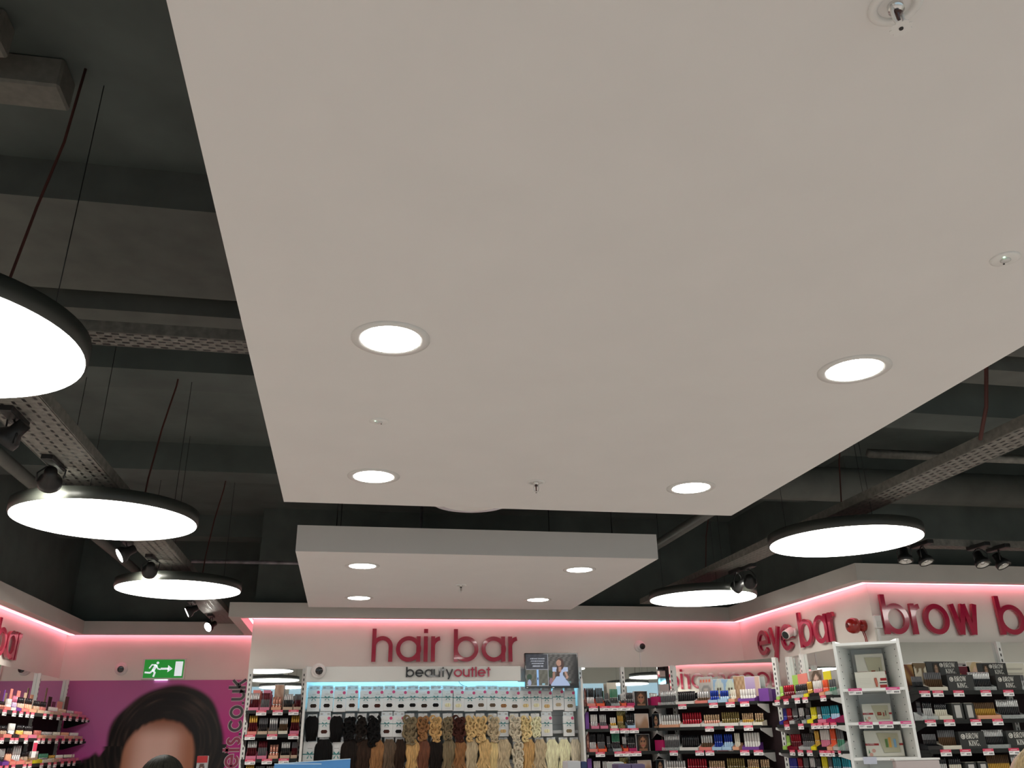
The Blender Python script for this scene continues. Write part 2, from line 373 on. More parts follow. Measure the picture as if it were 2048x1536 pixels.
# ---- sprinklers
def sprinkler(x, y, label):
    r = empty('sprinkler_head', (x, y, 3.0), label=label, cat='sprinkler', group='fire sprinkler heads in the ceiling panels')
    MB().lathe([(.040, .001), (.040, -.003), (.033, -.007), (.026, -.004), (.0255, 0)], 32, cap0=False, cap1=False).build('escutcheon', WPLA, r)
    MB().lathe([(.012, 0), (.012, -.012), (.0, -.013)], 14, cap0=False, cap1=False).build('nozzle_body', CHROME, r)
    for s in (-1, 1): MB().tube([(s * .010, 0, -.006), (s * .0135, 0, -.022), (s * .012, 0, -.037), (s * .002, 0, -.046)], .0026, 6).build('frame_arm', WPLA, r)
    MB().tube([(0, 0, -.012), (0, 0, -.018), (0, 0, -.022), (0, 0, -.042)], [.004, .0085, .003, .0022], 10).build('fusible_bulb', mat('bulb_dark_red', (.05, .008, .006), .1, coat=.6), r)
    d = MB(); n = 32
    prof = [(.0035, -.0475)]
    vs = []; fs = []
    for i in range(n):
        a = 2 * math.pi * i / n; rr = .0165 if i % 4 else .0135
        for q in (.0035, rr):
            for z in (-.048, -.0465): vs.append((q * math.cos(a), q * math.sin(a), z))
    for i in range(n):
        j = (i + 1) % n; b, c = i * 4, j * 4
        fs += [(b + 0, b + 2, c + 2, c + 0), (b + 1, c + 1, c + 3, b + 3), (b + 2, b + 3, c + 3, c + 2), (b, c, c + 1, b + 1)]
    d.add(vs, fs).build('deflector_plate', WPLA, r)
    MB().lathe([(.0032, -.0495), (.0032, -.045)], 10).build('centre_screw', BLK, r)
    return r
for (u, v), lab in zip(((1072, 964), (922, 1170), (1790, 10)), ('sprinkler head near the far edge of the big panel', 'tiny sprinkler head in the middle of the small panel', 'large near sprinkler head cut by the top edge at right')):
    q = on_z(u, v, 3.0); s = sprinkler(q.x, q.y, lab)
    s.rotation_euler = (0, 0, .35); s.scale = (1.35, 1.35, 1.35)
for (u, v), lab in zip(((758, 842), (2010, 517)), ('flush emergency light between two left-hand downlights', 'flush emergency light near the right edge of the picture')):
    q = on_z(u, v, 3.0)
    r = empty('emergency_light', (q.x, q.y, 3.0), label=lab, cat='emergency light')
    MB().lathe([(.045, .001), (.045, -.003), (.038, -.006), (.0, -.006)], 28, cap0=False, cap1=False).build('cover_plate', WPLA, r)
    MB().lathe([(.016, -.006), (.016, -.009), (.011, -.011), (0, -.011)], 16, cap0=False, cap1=False).build('lens', mat('clear_lens', (.6, .6, .58), .05, coat=1.), r)
    MB().lathe([(.003, -.006), (.003, -.008), (0, -.008)], 8, cap0=False, cap1=False, M=Matrix.Translation((-.018, -.016, 0))).build('indicator', mat('green_led', (.5, 1, .6), .3, emit=2.), r)
    MB().lathe([(.003, -.006), (.003, -.008), (0, -.008)], 8, cap0=False, cap1=False, M=Matrix.Translation((.012, .022, 0))).build('test_button', BLK, r)

# ---- track spotlights
LG, RG = 'spotlights along the left tray', 'spotlights on the right'
def spotlight(p, aim, lit, label, group, hang):
    r = empty('track_spotlight', p, label=label, cat='spotlight', group=group)
    q = Vector((0, 0, 1)).rotation_difference(Vector(aim).normalized()).to_matrix().to_4x4()
    MB().lathe([(.0, -.085), (.032, -.085), (.035, -.03), (.058, .0), (.062, .012), (.062, .038), (.056, .038)], 24, cap0=False, cap1=False, M=q).build('lamp_head', DKM, r)
    MB().lathe([(.056, .033), (.035, .012), (.0, .006)], 24, cap0=False, cap1=False, M=q).build('reflector', SPOTL if lit else SPOTD, r)
    MB().lathe([(.018, .006), (.018, .026), (0, .028)], 12, cap0=False, cap1=False, M=q).build('lamp_cap', SPOTL if lit else CHROME, r)
    if lit:
        ld = bpy.data.lights.new('spot_beam', 'SPOT'); ld.energy = 50 if group == LG else 9; ld.spot_size = 1.1; ld.spot_blend = .6; ld.shadow_soft_size = .05; ld.color = (1, .95, .86)
        lo = put('spot_beam', ld, r, tuple(Vector(aim).normalized() * .05)); lo.rotation_euler = Vector((0, 0, -1)).rotation_difference(Vector(aim).normalized()).to_euler()
    s = q.to_3x3() @ Vector((1, 0, 0)); h = Vector((0, 0, hang))
    for k in (-1, 1): MB().tube([s * .065 * k, s * .07 * k + h * .45, s * .03 * k + h * .72, h * .75], .005, 5).build('yoke_arm', DKM, r)
    MB().tube([h * .72, h], .011, 8).build('stem', DKM, r)
    MB().bbox(-.03, .03, -.12, .12, hang - .03, hang + .005, .005).build('gear_box', BLK, r)
    return r
for u, v, z, aim, lit, lab in [(20, 872, 2.95, (-.7, .2, -.7), 0, 'dark spotlight half hidden under the nearest left pendant'), (100, 960, 2.95, (-.25, .9, -.35), 1, 'dark square-looking spotlight just above the second left pendant'),
                             (248, 1107, 2.95, (-.75, -.35, -.55), 1, 'lit spotlight below the second left pendant, facing left'), (300, 1140, 2.95, (-.2, .9, -.3), 1, 'dark spotlight overlapping the third left pendant'),
                             (380, 1222, 2.95, (-.85, -.2, -.5), 1, 'lit spotlight below the farthest left pendant, facing left'), (420, 1252, 2.93, (-.55, -.65, -.45), 1, 'lit spotlight in front of the pink poster wall fascia')]:
    p = on_z(u, v, z); spotlight(p, aim, lit, lab, LG, 3.06 - z)
for u, v, z, aim, lit, lab in [(1476, 1172, 2.94, (-.35, .85, -.4), 1, 'left one of two dark spotlights above the far right pendant'), (1500, 1163, 2.95, (.45, .8, -.35), 1, 'right one of two dark spotlights above the far right pendant'),
                             (1810, 1115, 2.96, (-.15, -.2, -1), 0, 'leftmost spotlight of the row over the brow sign'), (1850, 1118, 2.96, (.1, -.35, -1), 0, 'second spotlight from left in the row over the brow sign'),
                             (1963, 1122, 2.96, (0, -.4, -1), 0, 'third spotlight from left in the row over the brow sign'), (2003, 1125, 2.96, (.2, -.45, -1), 0, 'rightmost spotlight of the row over the brow sign')]:
    p = on_z(u, v, z); spotlight(p, aim, lit, lab, RG, 3.10 - z)
pipe('spot_transformer', [(4.73, 6.55, 3.14), (4.95, 6.55, 3.14)], .03, DKM, 'pair of small dark transformer boxes beside the right pendant', 'box', 4)

# ------------------------------------------------------------------ lettering
def arc(cx, cz, r, a0, a1, n=20): return [(cx + r * math.cos(math.radians(a0 + (a1 - a0) * i / n)), cz + r * math.sin(math.radians(a0 + (a1 - a0) * i / n))) for i in range(n + 1)]
def glyph(ch, t=.165):
    """strokes of a round geometric alphabet, x-height 1: list of (points, closed), and the advance width"""
    h = t / 2; A = 1.29; ring = lambda cx: (arc(cx, .5, .5 - h, 0, 360 - 360 / 36, 35), True)
    up = lambda x, z0=0, z1=1.0: ([(x, z0), (x, z1)], False)
    if ch == 'a': return [ring(.5), up(.97 - h)], .97
    if ch == 'b': return [up(h, 0, A), ring(.5)], 1.0
    if ch == 'o': return [ring(.5)], 1.0
    if ch == 'h': return [up(h, 0, A), (arc(.41, .59, .41 - h, 180, 0) + [(.82 - h, 0)], False)], .82
    if ch == 'n': return [up(h), (arc(.41, .59, .41 - h, 180, 0) + [(.82 - h, 0)], False)], .82
    if ch == 'u': return [up(.82 - h), ([(h, 1.)] + arc(.41, .41, .41 - h, 180, 360), False)], .82
    if ch == 'i': return [up(h), up(h, A - t, A)], t
    if ch == 'l': return [up(h, 0, A)], t
    if ch == 'r': return [up(h), (arc(.40, .60, .40 - h, 180, 97, 10), False)], .37
    if ch == 'e': return [(arc(.5, .5, .5 - h, -38, -360, 32) + [(h, .5)], False)], 1.0
    if ch == 'c': return [(arc(.5, .5, .5 - h, 42, 318, 28), False)], .9
    if ch == 's': return [(arc(.32, .725, .275 - h, 20, 262, 14) + arc(.32, .275, .275 - h + .0, 82, -160, 14), False)], .64
    if ch == 't': return [up(.23, 0, 1.25), ([(0, .93), (.46, .93)], False)], .46
    if ch == 'y': return [([(.07, 1.), (.43, .1)], False), ([(.80, 1.), (.30, -.30)], False)], .87
    if ch == 'w': return [([(.08, 1.), (.30, .0)], False), ([(.32, .0), (.54, 1.)], False), ([(.56, 1.), (.78, .0)], False), ([(.80, .0), (1.02, 1.)], False)], 1.10
    if ch == 'k': return [up(h, 0, A), ([(h, .42), (.70, 1.)], False), ([(.30, .60), (.74, 0)], False)], .78
    if ch == '.': return [up(h, 0, t)], t
    return [], .35
def word_width(txt, t, gap):
    w = 0
    for ch in txt: w += (.42 if ch == ' ' else glyph(ch, t)[1] + gap)
    return w - gap
def lettering(name, txt, start, rotz, length, xh, depth, mats, label, t=.165, gap=.125, standoff=.02, cat='sign', tilt=None):
    """letters as separate solid parts; local x runs along the wall, -y faces the room"""
    root = empty(name, start, rotz, label=label, cat=cat); k = length / (word_width(txt, t, gap) * xh); x = 0
    if tilt: root.rotation_euler = tilt
    for idx, ch in enumerate(txt):
        if ch == ' ': x += .42; continue
        st, w = glyph(ch, t); mb = MB()
        for si, (pts, cl) in enumerate(st): mb.stroke([(q[0] * xh * k, q[1] * xh) for q in pts], t * xh, -standoff - depth - .0006 * si, -standoff + .0006 * si, closed=cl)
        m = mats[idx] if isinstance(mats, list) else mats
        mb.build('letter_' + ('stop' if ch == '.' else ch), m, root, (x * xh * k, 0, 0)); x += w + gap
    return root
lettering('wall_sign', 'hair bar', (.296, Y_HAIR, 2.46), 0, 1.73, .288, .03, ACR, 'raised red letters reading hair bar on the middle wall')
lettering('wall_sign', 'eye bar', (X_EYE, 9.86, 2.475), -math.pi / 2, 1.74, .288, .03, ACR, 'raised red letters reading eye bar on the right side wall')
lettering('wall_sign', 'brow', (5.035, Y_BROW, 2.463), 0, 1.03, .288, .03, ACR, 'raised red letters reading brow at the right edge')
lettering('wall_sign', 'bar', (6.285, Y_BROW, 2.463), 0, .76, .288, .03, ACR, 'raised red letters reading bar, cut by the right edge')
lettering('wall_sign', 'accessories bar', (X_L, 6.98, 2.48), math.pi / 2, 3.42, .288, .03, ACR, 'raised red letters ending in bar on the left wall')

# ------------------------------------------------------------------ shelving bays
class Bay:
    def __init__(s, name, a, b, phrase):
        s.O = Vector((a[0], a[1], 0)); e = Vector((b[0], b[1], 0)); s.W = (e - s.O).length; s.u = (e - s.O).normalized()
        s.n = Vector((s.u.y, -s.u.x, 0)); s.rz = math.atan2(s.u.y, s.u.x); s.phrase = phrase; s.name = name
    def px(s, u, v, off=0.):
        p = on_plane(u, v, s.O + s.n * off, s.n); return (p - s.O).dot(s.u), p.z
    def world(s, x, off, z): p = s.O + s.u * x + s.n * off; return Vector((p.x, p.y, z))
SHELF_Z = [1.935, 1.695, 1.455, 1.215]
DEPTH = .27
def tag_mesh(w=.105, h=.052, pink=False):
    key = 'price_tag_%s_%d' % ('p' if pink else 'r', round(w * 1000))
    if key in bpy.data.meshes: return bpy.data.meshes[key]
    mb = MB()
    mb.box(-w / 2, w / 2, -.002, 0, -h, -h * .42, 0); mb.box(-w / 2, w / 2, -.002, 0, -h * .42, 0, 1)
    mb.box(-w * .44, -w * .1, -.0026, -.0019, -h * .60, -h * .55, 2); mb.box(-w * .44, -w * .2, -.0026, -.0019, -h * .72, -h * .68, 2)
    for i in range(4): mb.box(w * (.06 + i * .095), w * (.06 + i * .095) + w * .06, -.0026, -.0019, -h * .86, -h * .62, 2)
    mb.box(-w * .3, w * .3, -.0026, -.0019, -h * .26, -h * .2, 0)
    me = mb.mesh(key, [TAGW, TAGP if pink else TAGR, INK]); me.name = key; return me
def make_bay(b, label, uprights, shelves=SHELF_Z, mirror=True, z_top=2.38, tags=None, depth=DEPTH, zm=1.95, back=None, brk=None, ml=.012, mr=.012, uw=.022):
    root = empty('shelving_bay', (b.O.x, b.O.y, 0), b.rz, label=label, cat='shelving', group='wall shelving bays'); b.root = root; b.shelf = []
    W = b.W; b.ml, b.mr = ml, mr
    MB().box(0, W, 0, .03, 0, zm if mirror else z_top).build('back_panel', back or BACKD, root)
    if mirror: MB().box(0, W, .0, .012, zm, z_top).build('mirror_panel', MIRROR, root)
    for x in uprights:
        up = MB().box(x - uw, x + uw, -.035, -.001, 0, z_top + .004).build('upright', GONW, root)
        sl = MB()
        for i in range(int(1.2 / .05)):
            z = 1.2 + i * .05
            if z < z_top - .03: sl.box(x - .006, x + .006, -.0365, -.0345, z, z + .026)
        sl.build('slot_pattern', BLK, up, kind='stuff')
    for k, z in enumerate(shelves):
        sh = MB().box(ml, W - mr, -depth, -.036, z - .022, z).box(ml, W - mr, -depth - .012, -depth, z - .03, z + .004).build('shelf', SHELFD, root)
        b.shelf.append(sh)
        for x in (ml, W - mr - .004): MB().poly([(0, 0), (0, -.09), (.04, -.09), (depth - .01, -.022), (depth - .01, 0)], x, x + .004).build('shelf_bracket', brk or GONW, sh).matrix_local = Matrix.Translation((0, -.04, z - .023)) @ Matrix(((0, 1, 0, 0), (-1, 0, 0, 0), (0, 0, 1, 0), (0, 0, 0, 1)))
        for t in (tags or {}).get(k, []):
            s, _ = b.px(t, 1440, depth + .014)
            if -.02 < s < W + .02: put('price_tag', tag_mesh(), sh, (max(ml + .055, min(W - mr - .055, s)), -depth - .0125, z + .004))
    return root
# tubes and other small goods --------------------------------------------------
COLS = {'black': (.012, .012, .014), 'grey': (.12, .12, .125), 'silver': (.55, .55, .54), 'white': (.72, .70, .66), 'cream': (.70, .66, .54), 'red': (.30, .008, .02), 'darkred': (.10, .006, .012),
        'blue': (.012, .04, .30), 'royal': (.02, .02, .25), 'lime': (.36, .60, .12), 'orange': (.80, .10, .03), 'gold': (.55, .33, .06), 'yellow': (.75, .66, .02), 'teal': (.02, .26, .34), 'green': (.05, .22, .13),
        'brown': (.09, .05, .025), 'tan': (.42, .27, .16), 'rose': (.62, .30, .22), 'pink': (.65, .18, .28), 'magenta': (.40, .01, .10), 'purple': (.16, .05, .28), 'lilac': (.45, .32, .50), 'peach': (.72, .36, .22),
        'paleblue': (.38, .55, .72), 'beige': (.55, .40, .28), 'leopard': (.50, .34, .20), 'darkgold': (.20, .15, .05), 'coral': (.72, .22, .18)}
METAL = {'silver', 'gold', 'rose', 'red', 'blue', 'teal', 'leopard', 'darkgold', 'darkred'}
def cmat(c):
    if c == 'clear': return CLEAR
    if c in ('leopard', 'darkgold'): return mat('goods_' + c, COLS[c], .25, .6, noise=.85, nscale=90)
    if c == 'black': return mat('goods_black', COLS[c], .10, spec=.6)
    return mat('goods_' + c, COLS[c], .22 if c in METAL else .35, .55 if c in METAL else 0., coat=0. if c in ('black', 'grey', 'brown') else .2, spec=.15 if c in ('black', 'brown') else .3)
def tube_mesh(kind, c1, c2, h, r):
    key = '%s_%s_%s_%d_%d' % (kind, c1, c2, round(h * 200), round(r * 2000))
    if key in bpy.data.meshes: return bpy.data.meshes[key]
    mb = MB()
    if kind in ('mascara_tube', 'lip_gloss'):
        f = .48
        mb.lathe([(r * .9, 0), (r, h * .02), (r, h * f), (r * .86, h * f + .002), (r * .86, h * f + .005), (r * .97, h * f + .007), (r * .95, h * .97), (r * .7, h)], 10, mis=[0, 0, 0, 2, 1, 1, 1])
    elif kind == 'lipstick':
        mb.lathe([(r, 0), (r, h * .4), (r * .88, h * .41), (r * .88, h * .47), (r * .98, h * .48), (r * .98, h)], 12, mis=[0, 0, 2, 2, 1])
    elif kind == 'foundation_bottle':
        mb.lathe([(r * .95, 0), (r, .004), (r, h * .52), (r * .6, h * .57), (r * .6, h * .6), (r * .78, h * .6), (r * .74, h)], 10, mis=[0, 0, 0, 2, 1, 1])
    else:  # pencil, brow pen, brush
        mb.lathe([(r * .2, 0), (r, h * .08), (r, h * .62), (r * 1.02, h * .63), (r * 1.02, h * .98), (r * .6, h)], 8, mis=[2, 0, 0, 1, 1])
    me = mb.mesh(key, [cmat(c1), cmat(c2), CHROME]); me.name = key; return me
def tray_mesh(w, d, h, c, back=0., front=.035):
    key = 'tray_%s_%d_%d_%d' % (c, round(w * 500), round(h * 500), round(back * 500))
    if key in bpy.data.meshes: return bpy.data.meshes[key]
    mb = MB(); t = .003
    mb.box(0, w, -d, 0, 0, t); mb.box(0, w, -d - t, -d, 0, front); mb.box(0, w, -t, 0, t, max(h, back))
    for x in (0, w - t): mb.poly([(0, t), (0, h), (.01, h), (d, front), (d, t)], 0, t, M=Matrix(((0, 1, 0, x), (-1, 0, 0, 0), (0, 0, 1, 0), (0, 0, 0, 1))))
    me = mb.mesh(key, [CLEAR if c == 'clear' else cmat(c)]); me.name = key; return me
words_n = ['first', 'second', 'third', 'fourth', 'fifth', 'sixth', 'seventh', 'eighth', 'ninth', 'tenth', 'eleventh', 'twelfth', 'thirteenth', 'fourteenth', 'fifteenth', 'sixteenth', 'seventeenth', 'eighteenth', 'nineteenth', 'twentieth', 'twenty-first', 'twenty-second', 'twenty-third']
ORD = ['top shelf', 'second shelf', 'third shelf', 'lowest shelf']
def goods(b, k, x0, x1, ytop, kind, n, c1, c2, tray, desc, off=.235, back=0.):
    """a tray of n alike tubes standing on shelf k between picture columns x0 and x1"""
    z = SHELF_Z[k]
    vm = {0: 1400, 1: 1445, 2: 1490, 3: 1530}[k]
    s0, _ = b.px(x0, vm, off - .05); s1, _ = b.px(x1, vm, off - .05); _, zt = b.px((x0 + x1) / 2, ytop, off - .06)
    s0 = max(b.ml + .004, s0); s1 = min(b.W - b.mr - .004, s1); w = s1 - s0 - .004
    if w < .02: return
    h = min(max(.07, zt - z - .004), .20); where = ORD[k] + ', ' + b.phrase
    d = .11
    p = b.world(s0 + .002, off - d, z)
    if tray:
        put('display_tray', tray_mesh(w, d, h * .45, tray, back), None, p, b.rz, label='%s tray of %s, %s' % (tray, desc, where), cat='display tray', group='display trays on the wall shelves')
    pitch = (w - .008) / n; r = min(pitch * .47, .014)
    me = tube_mesh(kind, c1, c2, h, r)
    for i in range(n):
        q = b.world(s0 + .006 + pitch * (i + .5), off - d + .055, z + .0036)
        put(kind, me, None, q, b.rz + i, label='%s from left of the %s, %s' % (words_n[i], desc, where), cat=kind.split('_')[-1], group='%s, %s' % (desc, where))
def face_print(bg, hair, skin, accent=None, seed=0):
    def fn(u, v):
        c = bg
        d = ((u - .52) / .40) ** 2 + ((v - .50) / .52) ** 2
        if d < 1: c = hair
        d = ((u - .50) / .24) ** 2 + ((v - .50) / .34) ** 2
        if d < 1: c = mix(skin, tuple(x * .6 for x in skin), abs(u - .5) * 2.4)
        for ex in (.41, .59):
            if ((u - ex) / .055) ** 2 + ((v - .55) / .03) ** 2 < 1: c = (.03, .02, .02)
            if abs(u - ex) < .07 and abs(v - .61) < .013: c = (.05, .03, .02)
        if ((u - .5) / .08) ** 2 + ((v - .33) / .03) ** 2 < 1: c = (.35, .05, .06)
        if v < .16 and ((u - .5) / .5) ** 2 < 1 and abs(u - .5) < .34: c = mix(skin, hair, .3)
        if accent and v > .86: c = accent
        return c
    return fn
def card(b, k, x0, x1, y0, y1, label, cols, off=.10, thick=.006, text=None, name='display_card', lean=0.):
    """a standing show card: board plus printed face"""
    z = SHELF_Z[k] if k is not None else 0
    s0, zb = b.px(x0, y1, off); s1, zt = b.px(x1, y0, off); s0 = max(.02, s0)
    if s1 - s0 < .02: s1 = s0 + .035
    zb = max(zb, z + .001) if k is not None else zb
    if k is not None and zb - z < .16: zb = z + .001
    root = empty(name, b.world(s0, off, zb), b.rz, label=label, cat='display card'); w, h = s1 - s0, zt - zb
    MB().box(0, w, 0, thick, 0, h).build('board', TAGW if not isinstance(cols, str) else cmat(cols), root)
    if not isinstance(cols, str): grid_print('printed_face', w * .96, h * .97, 14, 18, cols, print_mat('paper_print'), root, (w * .02, -.0012, h * .015))
    return root

BA = Bay('A', (-1.03, 10.29), (-.43, 10.29), 'poster-side bay')
BC = Bay('C', (2.73, 10.21), (3.70, 10.165), 'bay by the hairpieces')
BD = Bay('D', (3.71, 10.17), (4.66, 8.94), 'angled corner bay')
BE = Bay('E', (4.76, 8.93), (4.76, 7.62), 'eye bar bay')
BF = Bay('F', (4.98, 7.36), (7.4, 7.36), 'brow bar bay')
BL = Bay('L', (-3.40, 8.2), (-3.40, 11.98), 'left wall shelves')
make_bay(BA, 'narrow white-framed bay of pencils beside the poster', [.0, .585], tags={0: [521, 554, 586], 1: [503, 547, 589], 2: [508, 541, 574]})
make_bay(BC, 'bay of dark mascaras with mirror top right of the hairpieces', [.02, .54], mr=.14, tags={0: [1188, 1210, 1227, 1245, 1261], 1: [1228, 1248, 1267], 2: [1197, 1234, 1252, 1269]})
make_bay(BD, 'angled corner bay with mirror top under the pink fascia', [.22, 1.52], ml=.10, mr=.15, tags={0: [1367, 1430, 1464, 1493], 1: [1417, 1457, 1495], 2: [1342, 1393, 1413, 1482, 1509]})
make_bay(BE, 'bay of bright foil mascaras under the eye bar letters', [.05, .36, 1.27], ml=.13, tags={0: [1559, 1577, 1600, 1616, 1653], 1: [1572, 1600, 1626, 1638, 1651, 1674], 2: [1576, 1592, 1610, 1635, 1647, 1660, 1673]})
make_bay(BF, 'wide bay of black brow pencils under the brow letters', [.03, 1.13, 2.36], brk=SHELFD, tags={0: [1843, 1887, 1929, 1984, 2030], 1: [1858, 1898, 1951, 1995], 2: [1879, 1918, 1963, 2014, 2050]})
make_bay(BL, 'left wall shelving of make-up boxes with a mirror top', [.04, 1.3, 2.62, 3.70], uw=.012, brk=SHELFD, depth=.30, tags={0: [6, 26, 40, 53, 63, 88, 101, 116, 129, 140, 154, 166, 177], 1: [1, 12, 32, 41, 60, 85, 94, 107, 121, 134, 147, 160, 170], 2: [10, 20, 32, 45, 67, 77, 100, 115, 126, 140, 153, 163]})
# ---- goods in the bay beside the poster
for k in (0, 2):
    y = (1386, 0, 1482)[k]; dx = (0, 0, -5)[k]
    goods(BA, k, 499 + dx, 520 + dx, y, 'brow_pencil', 5, 'darkred', 'silver', 'pink', 'red and grey brushes', off=.24)
    goods(BA, k, 521 + dx, 541 + dx, y, 'brow_pencil', 5, 'grey', 'darkred', 'pink', 'smoky grey brushes', off=.24)
    goods(BA, k, 544 + dx, 564 + dx, y + 8, 'lipstick', 3, 'rose', 'rose', 'peach', 'rose gold lipsticks', off=.24)
    goods(BA, k, 567 + dx, 587 + dx, y + 2, 'brow_pencil', 5, 'black', 'silver', 'beige', 'black silver pencils', off=.24)
    goods(BA, k, 588 + dx, 606 + dx, y + 2, 'brow_pencil', 5, 'darkred', 'grey', 'beige', 'plum grey pencils', off=.24)
for k, y in ((1, 1431), (3, 1527)):
    dx = (0, 0, 0, -6)[k]
    goods(BA, k, 497 + dx, 516 + dx, y, 'brow_pencil', 4, 'darkred', 'gold', 'coral', 'gold capped pencils', off=.24)
    goods(BA, k, 517 + dx, 537 + dx, y + 5, 'brow_pencil', 5, 'black', 'grey', 'beige', 'charcoal pencils', off=.24)
    goods(BA, k, 538 + dx, 557 + dx, y + 5, 'brow_pencil', 4, 'grey', 'silver', 'beige', 'silver grey pencils', off=.24)
    goods(BA, k, 558 + dx, 577 + dx, y + 5, 'brow_pencil', 5, 'brown', 'silver', 'cream', 'brown silver pencils', off=.24)
    goods(BA, k, 581 + dx, 601 + dx, y, 'brow_pencil', 4, 'darkred', 'gold', 'pink', 'red gold pencils', off=.24)
card(BA, 0, 546, 569, 1369, 1420, 'tan marbled show card behind the rose gold lipsticks', lambda u, v: mix((.42, .25, .17), (.55, .38, .28), .5 + .5 * math.sin(u * 9 + v * 7 + math.sin(v * 11))))
card(BA, 0, 503, 522, 1380, 1420, 'red header card behind red and grey brushes', 'coral', off=.12)
card(BA, 0, 524, 542, 1380, 1420, 'pink header card behind smoky grey brushes', 'pink', off=.12)
# ---- goods right of the hairpieces
for k, y, dx in ((0, 1374, 0), (2, 1460, 4)):
    goods(BC, k, 1172 + dx, 1189 + dx, y, 'mascara_tube', 5, 'silver', 'black', 'coral', 'first black mascaras')
    goods(BC, k, 1190 + dx, 1207 + dx, y, 'mascara_tube', 5, 'grey', 'black', 'orange', 'second black mascaras')
    goods(BC, k, 1209 + dx, 1218 + dx, y + 12, 'mascara_tube', 3, 'black', 'grey', 'black', 'slim black mascaras')
    goods(BC, k, 1219 + dx, 1237 + dx, y + 4, 'mascara_tube', 5, 'black', 'green', 'clear', 'dark green mascaras')
    goods(BC, k, 1240 + dx, 1250 + dx, y + 13, 'mascara_tube', 3, 'black', 'silver', 'orange', 'black white mascaras')
    goods(BC, k, 1251 + dx, 1267 + dx, y + 12, 'mascara_tube', 4, 'black', 'black', 'magenta', 'black mascaras in magenta')
    card(BC, k, 1270 + dx, 1294 + dx, y + 8, y + 44, 'black show box with a portrait, %s by the mirrored corner' % ORD[k], face_print((.012, .010, .010), (.05, .025, .012), (.32, .15, .08)), off=.2, thick=.05, name='show_box')
    card(BC, k, 1162 + dx, 1171 + dx, y + 2, y + 44, 'narrow dark red portrait card on the %s next to the hairpieces' % ORD[k], face_print((.12, .01, .012), (.1, .01, .01), (.5, .28, .2)), off=.2)
for k, y, dx in ((1, 1426, 0), (3, 1519, 6)):
    goods(BC, k, 1180 + dx, 1196 + dx, y + 3, 'lip_gloss', 4, 'silver', 'white', 'pink', 'first silver glosses')
    goods(BC, k, 1198 + dx, 1214 + dx, y + 3, 'lip_gloss', 4, 'grey', 'silver', 'pink', 'second silver glosses')
    goods(BC, k, 1219 + dx, 1233 + dx, y + 9, 'lip_gloss', 3, 'gold', 'white', 'cream', 'white gold glosses')
    goods(BC, k, 1234 + dx, 1248 + dx, y + 5, 'lip_gloss', 4, 'darkgold', 'gold', 'darkgold', 'all gold glosses')
    goods(BC, k, 1252 + dx, 1268 + dx, y, 'mascara_tube', 4, 'black', 'black', 'paleblue', 'black mascaras in blue')
    card(BC, k, 1234 + dx, 1250 + dx, y - 4, y + 20, 'gold header card behind gold glosses, %s' % ORD[k], 'darkgold', off=.09)
    card(BC, k, 1271 + dx, 1296 + dx, y + 1, y + 32, 'tan card showing long wavy hair, %s by the mirrored corner' % ORD[k], lambda u, v: mix((.30, .17, .10), (.46, .36, .30), sstep(.2, .8, v + .25 * math.sin(u * 6))), off=.2, thick=.04, name='show_box')
    card(BC, k, 1165 + dx, 1177 + dx, y - 2, y + 30, 'purple boxed card at the left end of the %s' % ORD[k], 'purple', off=.2)
card(BC, 0, 1215, 1232, 1365, 1400, 'pale green show card standing over dark green mascaras', 'cream', off=.08)
# ---- goods in the corner bay
for k, y, dx in ((0, 1381, 0), (2, 1468, 8)):
    goods(BD, k, 1320 + dx, 1353 + dx, y, 'brow_pen', 9, 'grey', 'silver', 'clear', 'grey clear-capped pens')
    goods(BD, k, 1355 + dx, 1392 + dx, y + 2, 'brow_pen', 9, 'black', 'black', 'white', 'glossy black pens')
    goods(BD, k, 1394 + dx, 1419 + dx, y + 2, 'mascara_tube', 5, 'brown', 'silver', 'coral', 'brown silver mascaras')
    goods(BD, k, 1420 + dx, 1439 + dx, y, 'mascara_tube', 4, 'blue', 'blue', 'paleblue', 'blue foil mascaras')
    goods(BD, k, 1440 + dx, 1459 + dx, y, 'mascara_tube', 4, 'paleblue', 'blue', 'paleblue', 'two-tone blue mascaras')
    goods(BD, k, 1461 + dx, 1474 + dx, y - 2, 'mascara_tube', 3, 'cream', 'cream', 'peach', 'cream mascaras')
    goods(BD, k, 1480 + dx, 1514 + dx, y - 3, 'mascara_tube', 6, 'white', 'white', 'purple', 'white mascaras')
    card(BD, k, 1303 + dx, 1318 + dx, y + 12, y + 36, 'magenta box with slanted side at the left end of the %s' % ORD[k], 'magenta', off=.22, thick=.07, name='show_box')
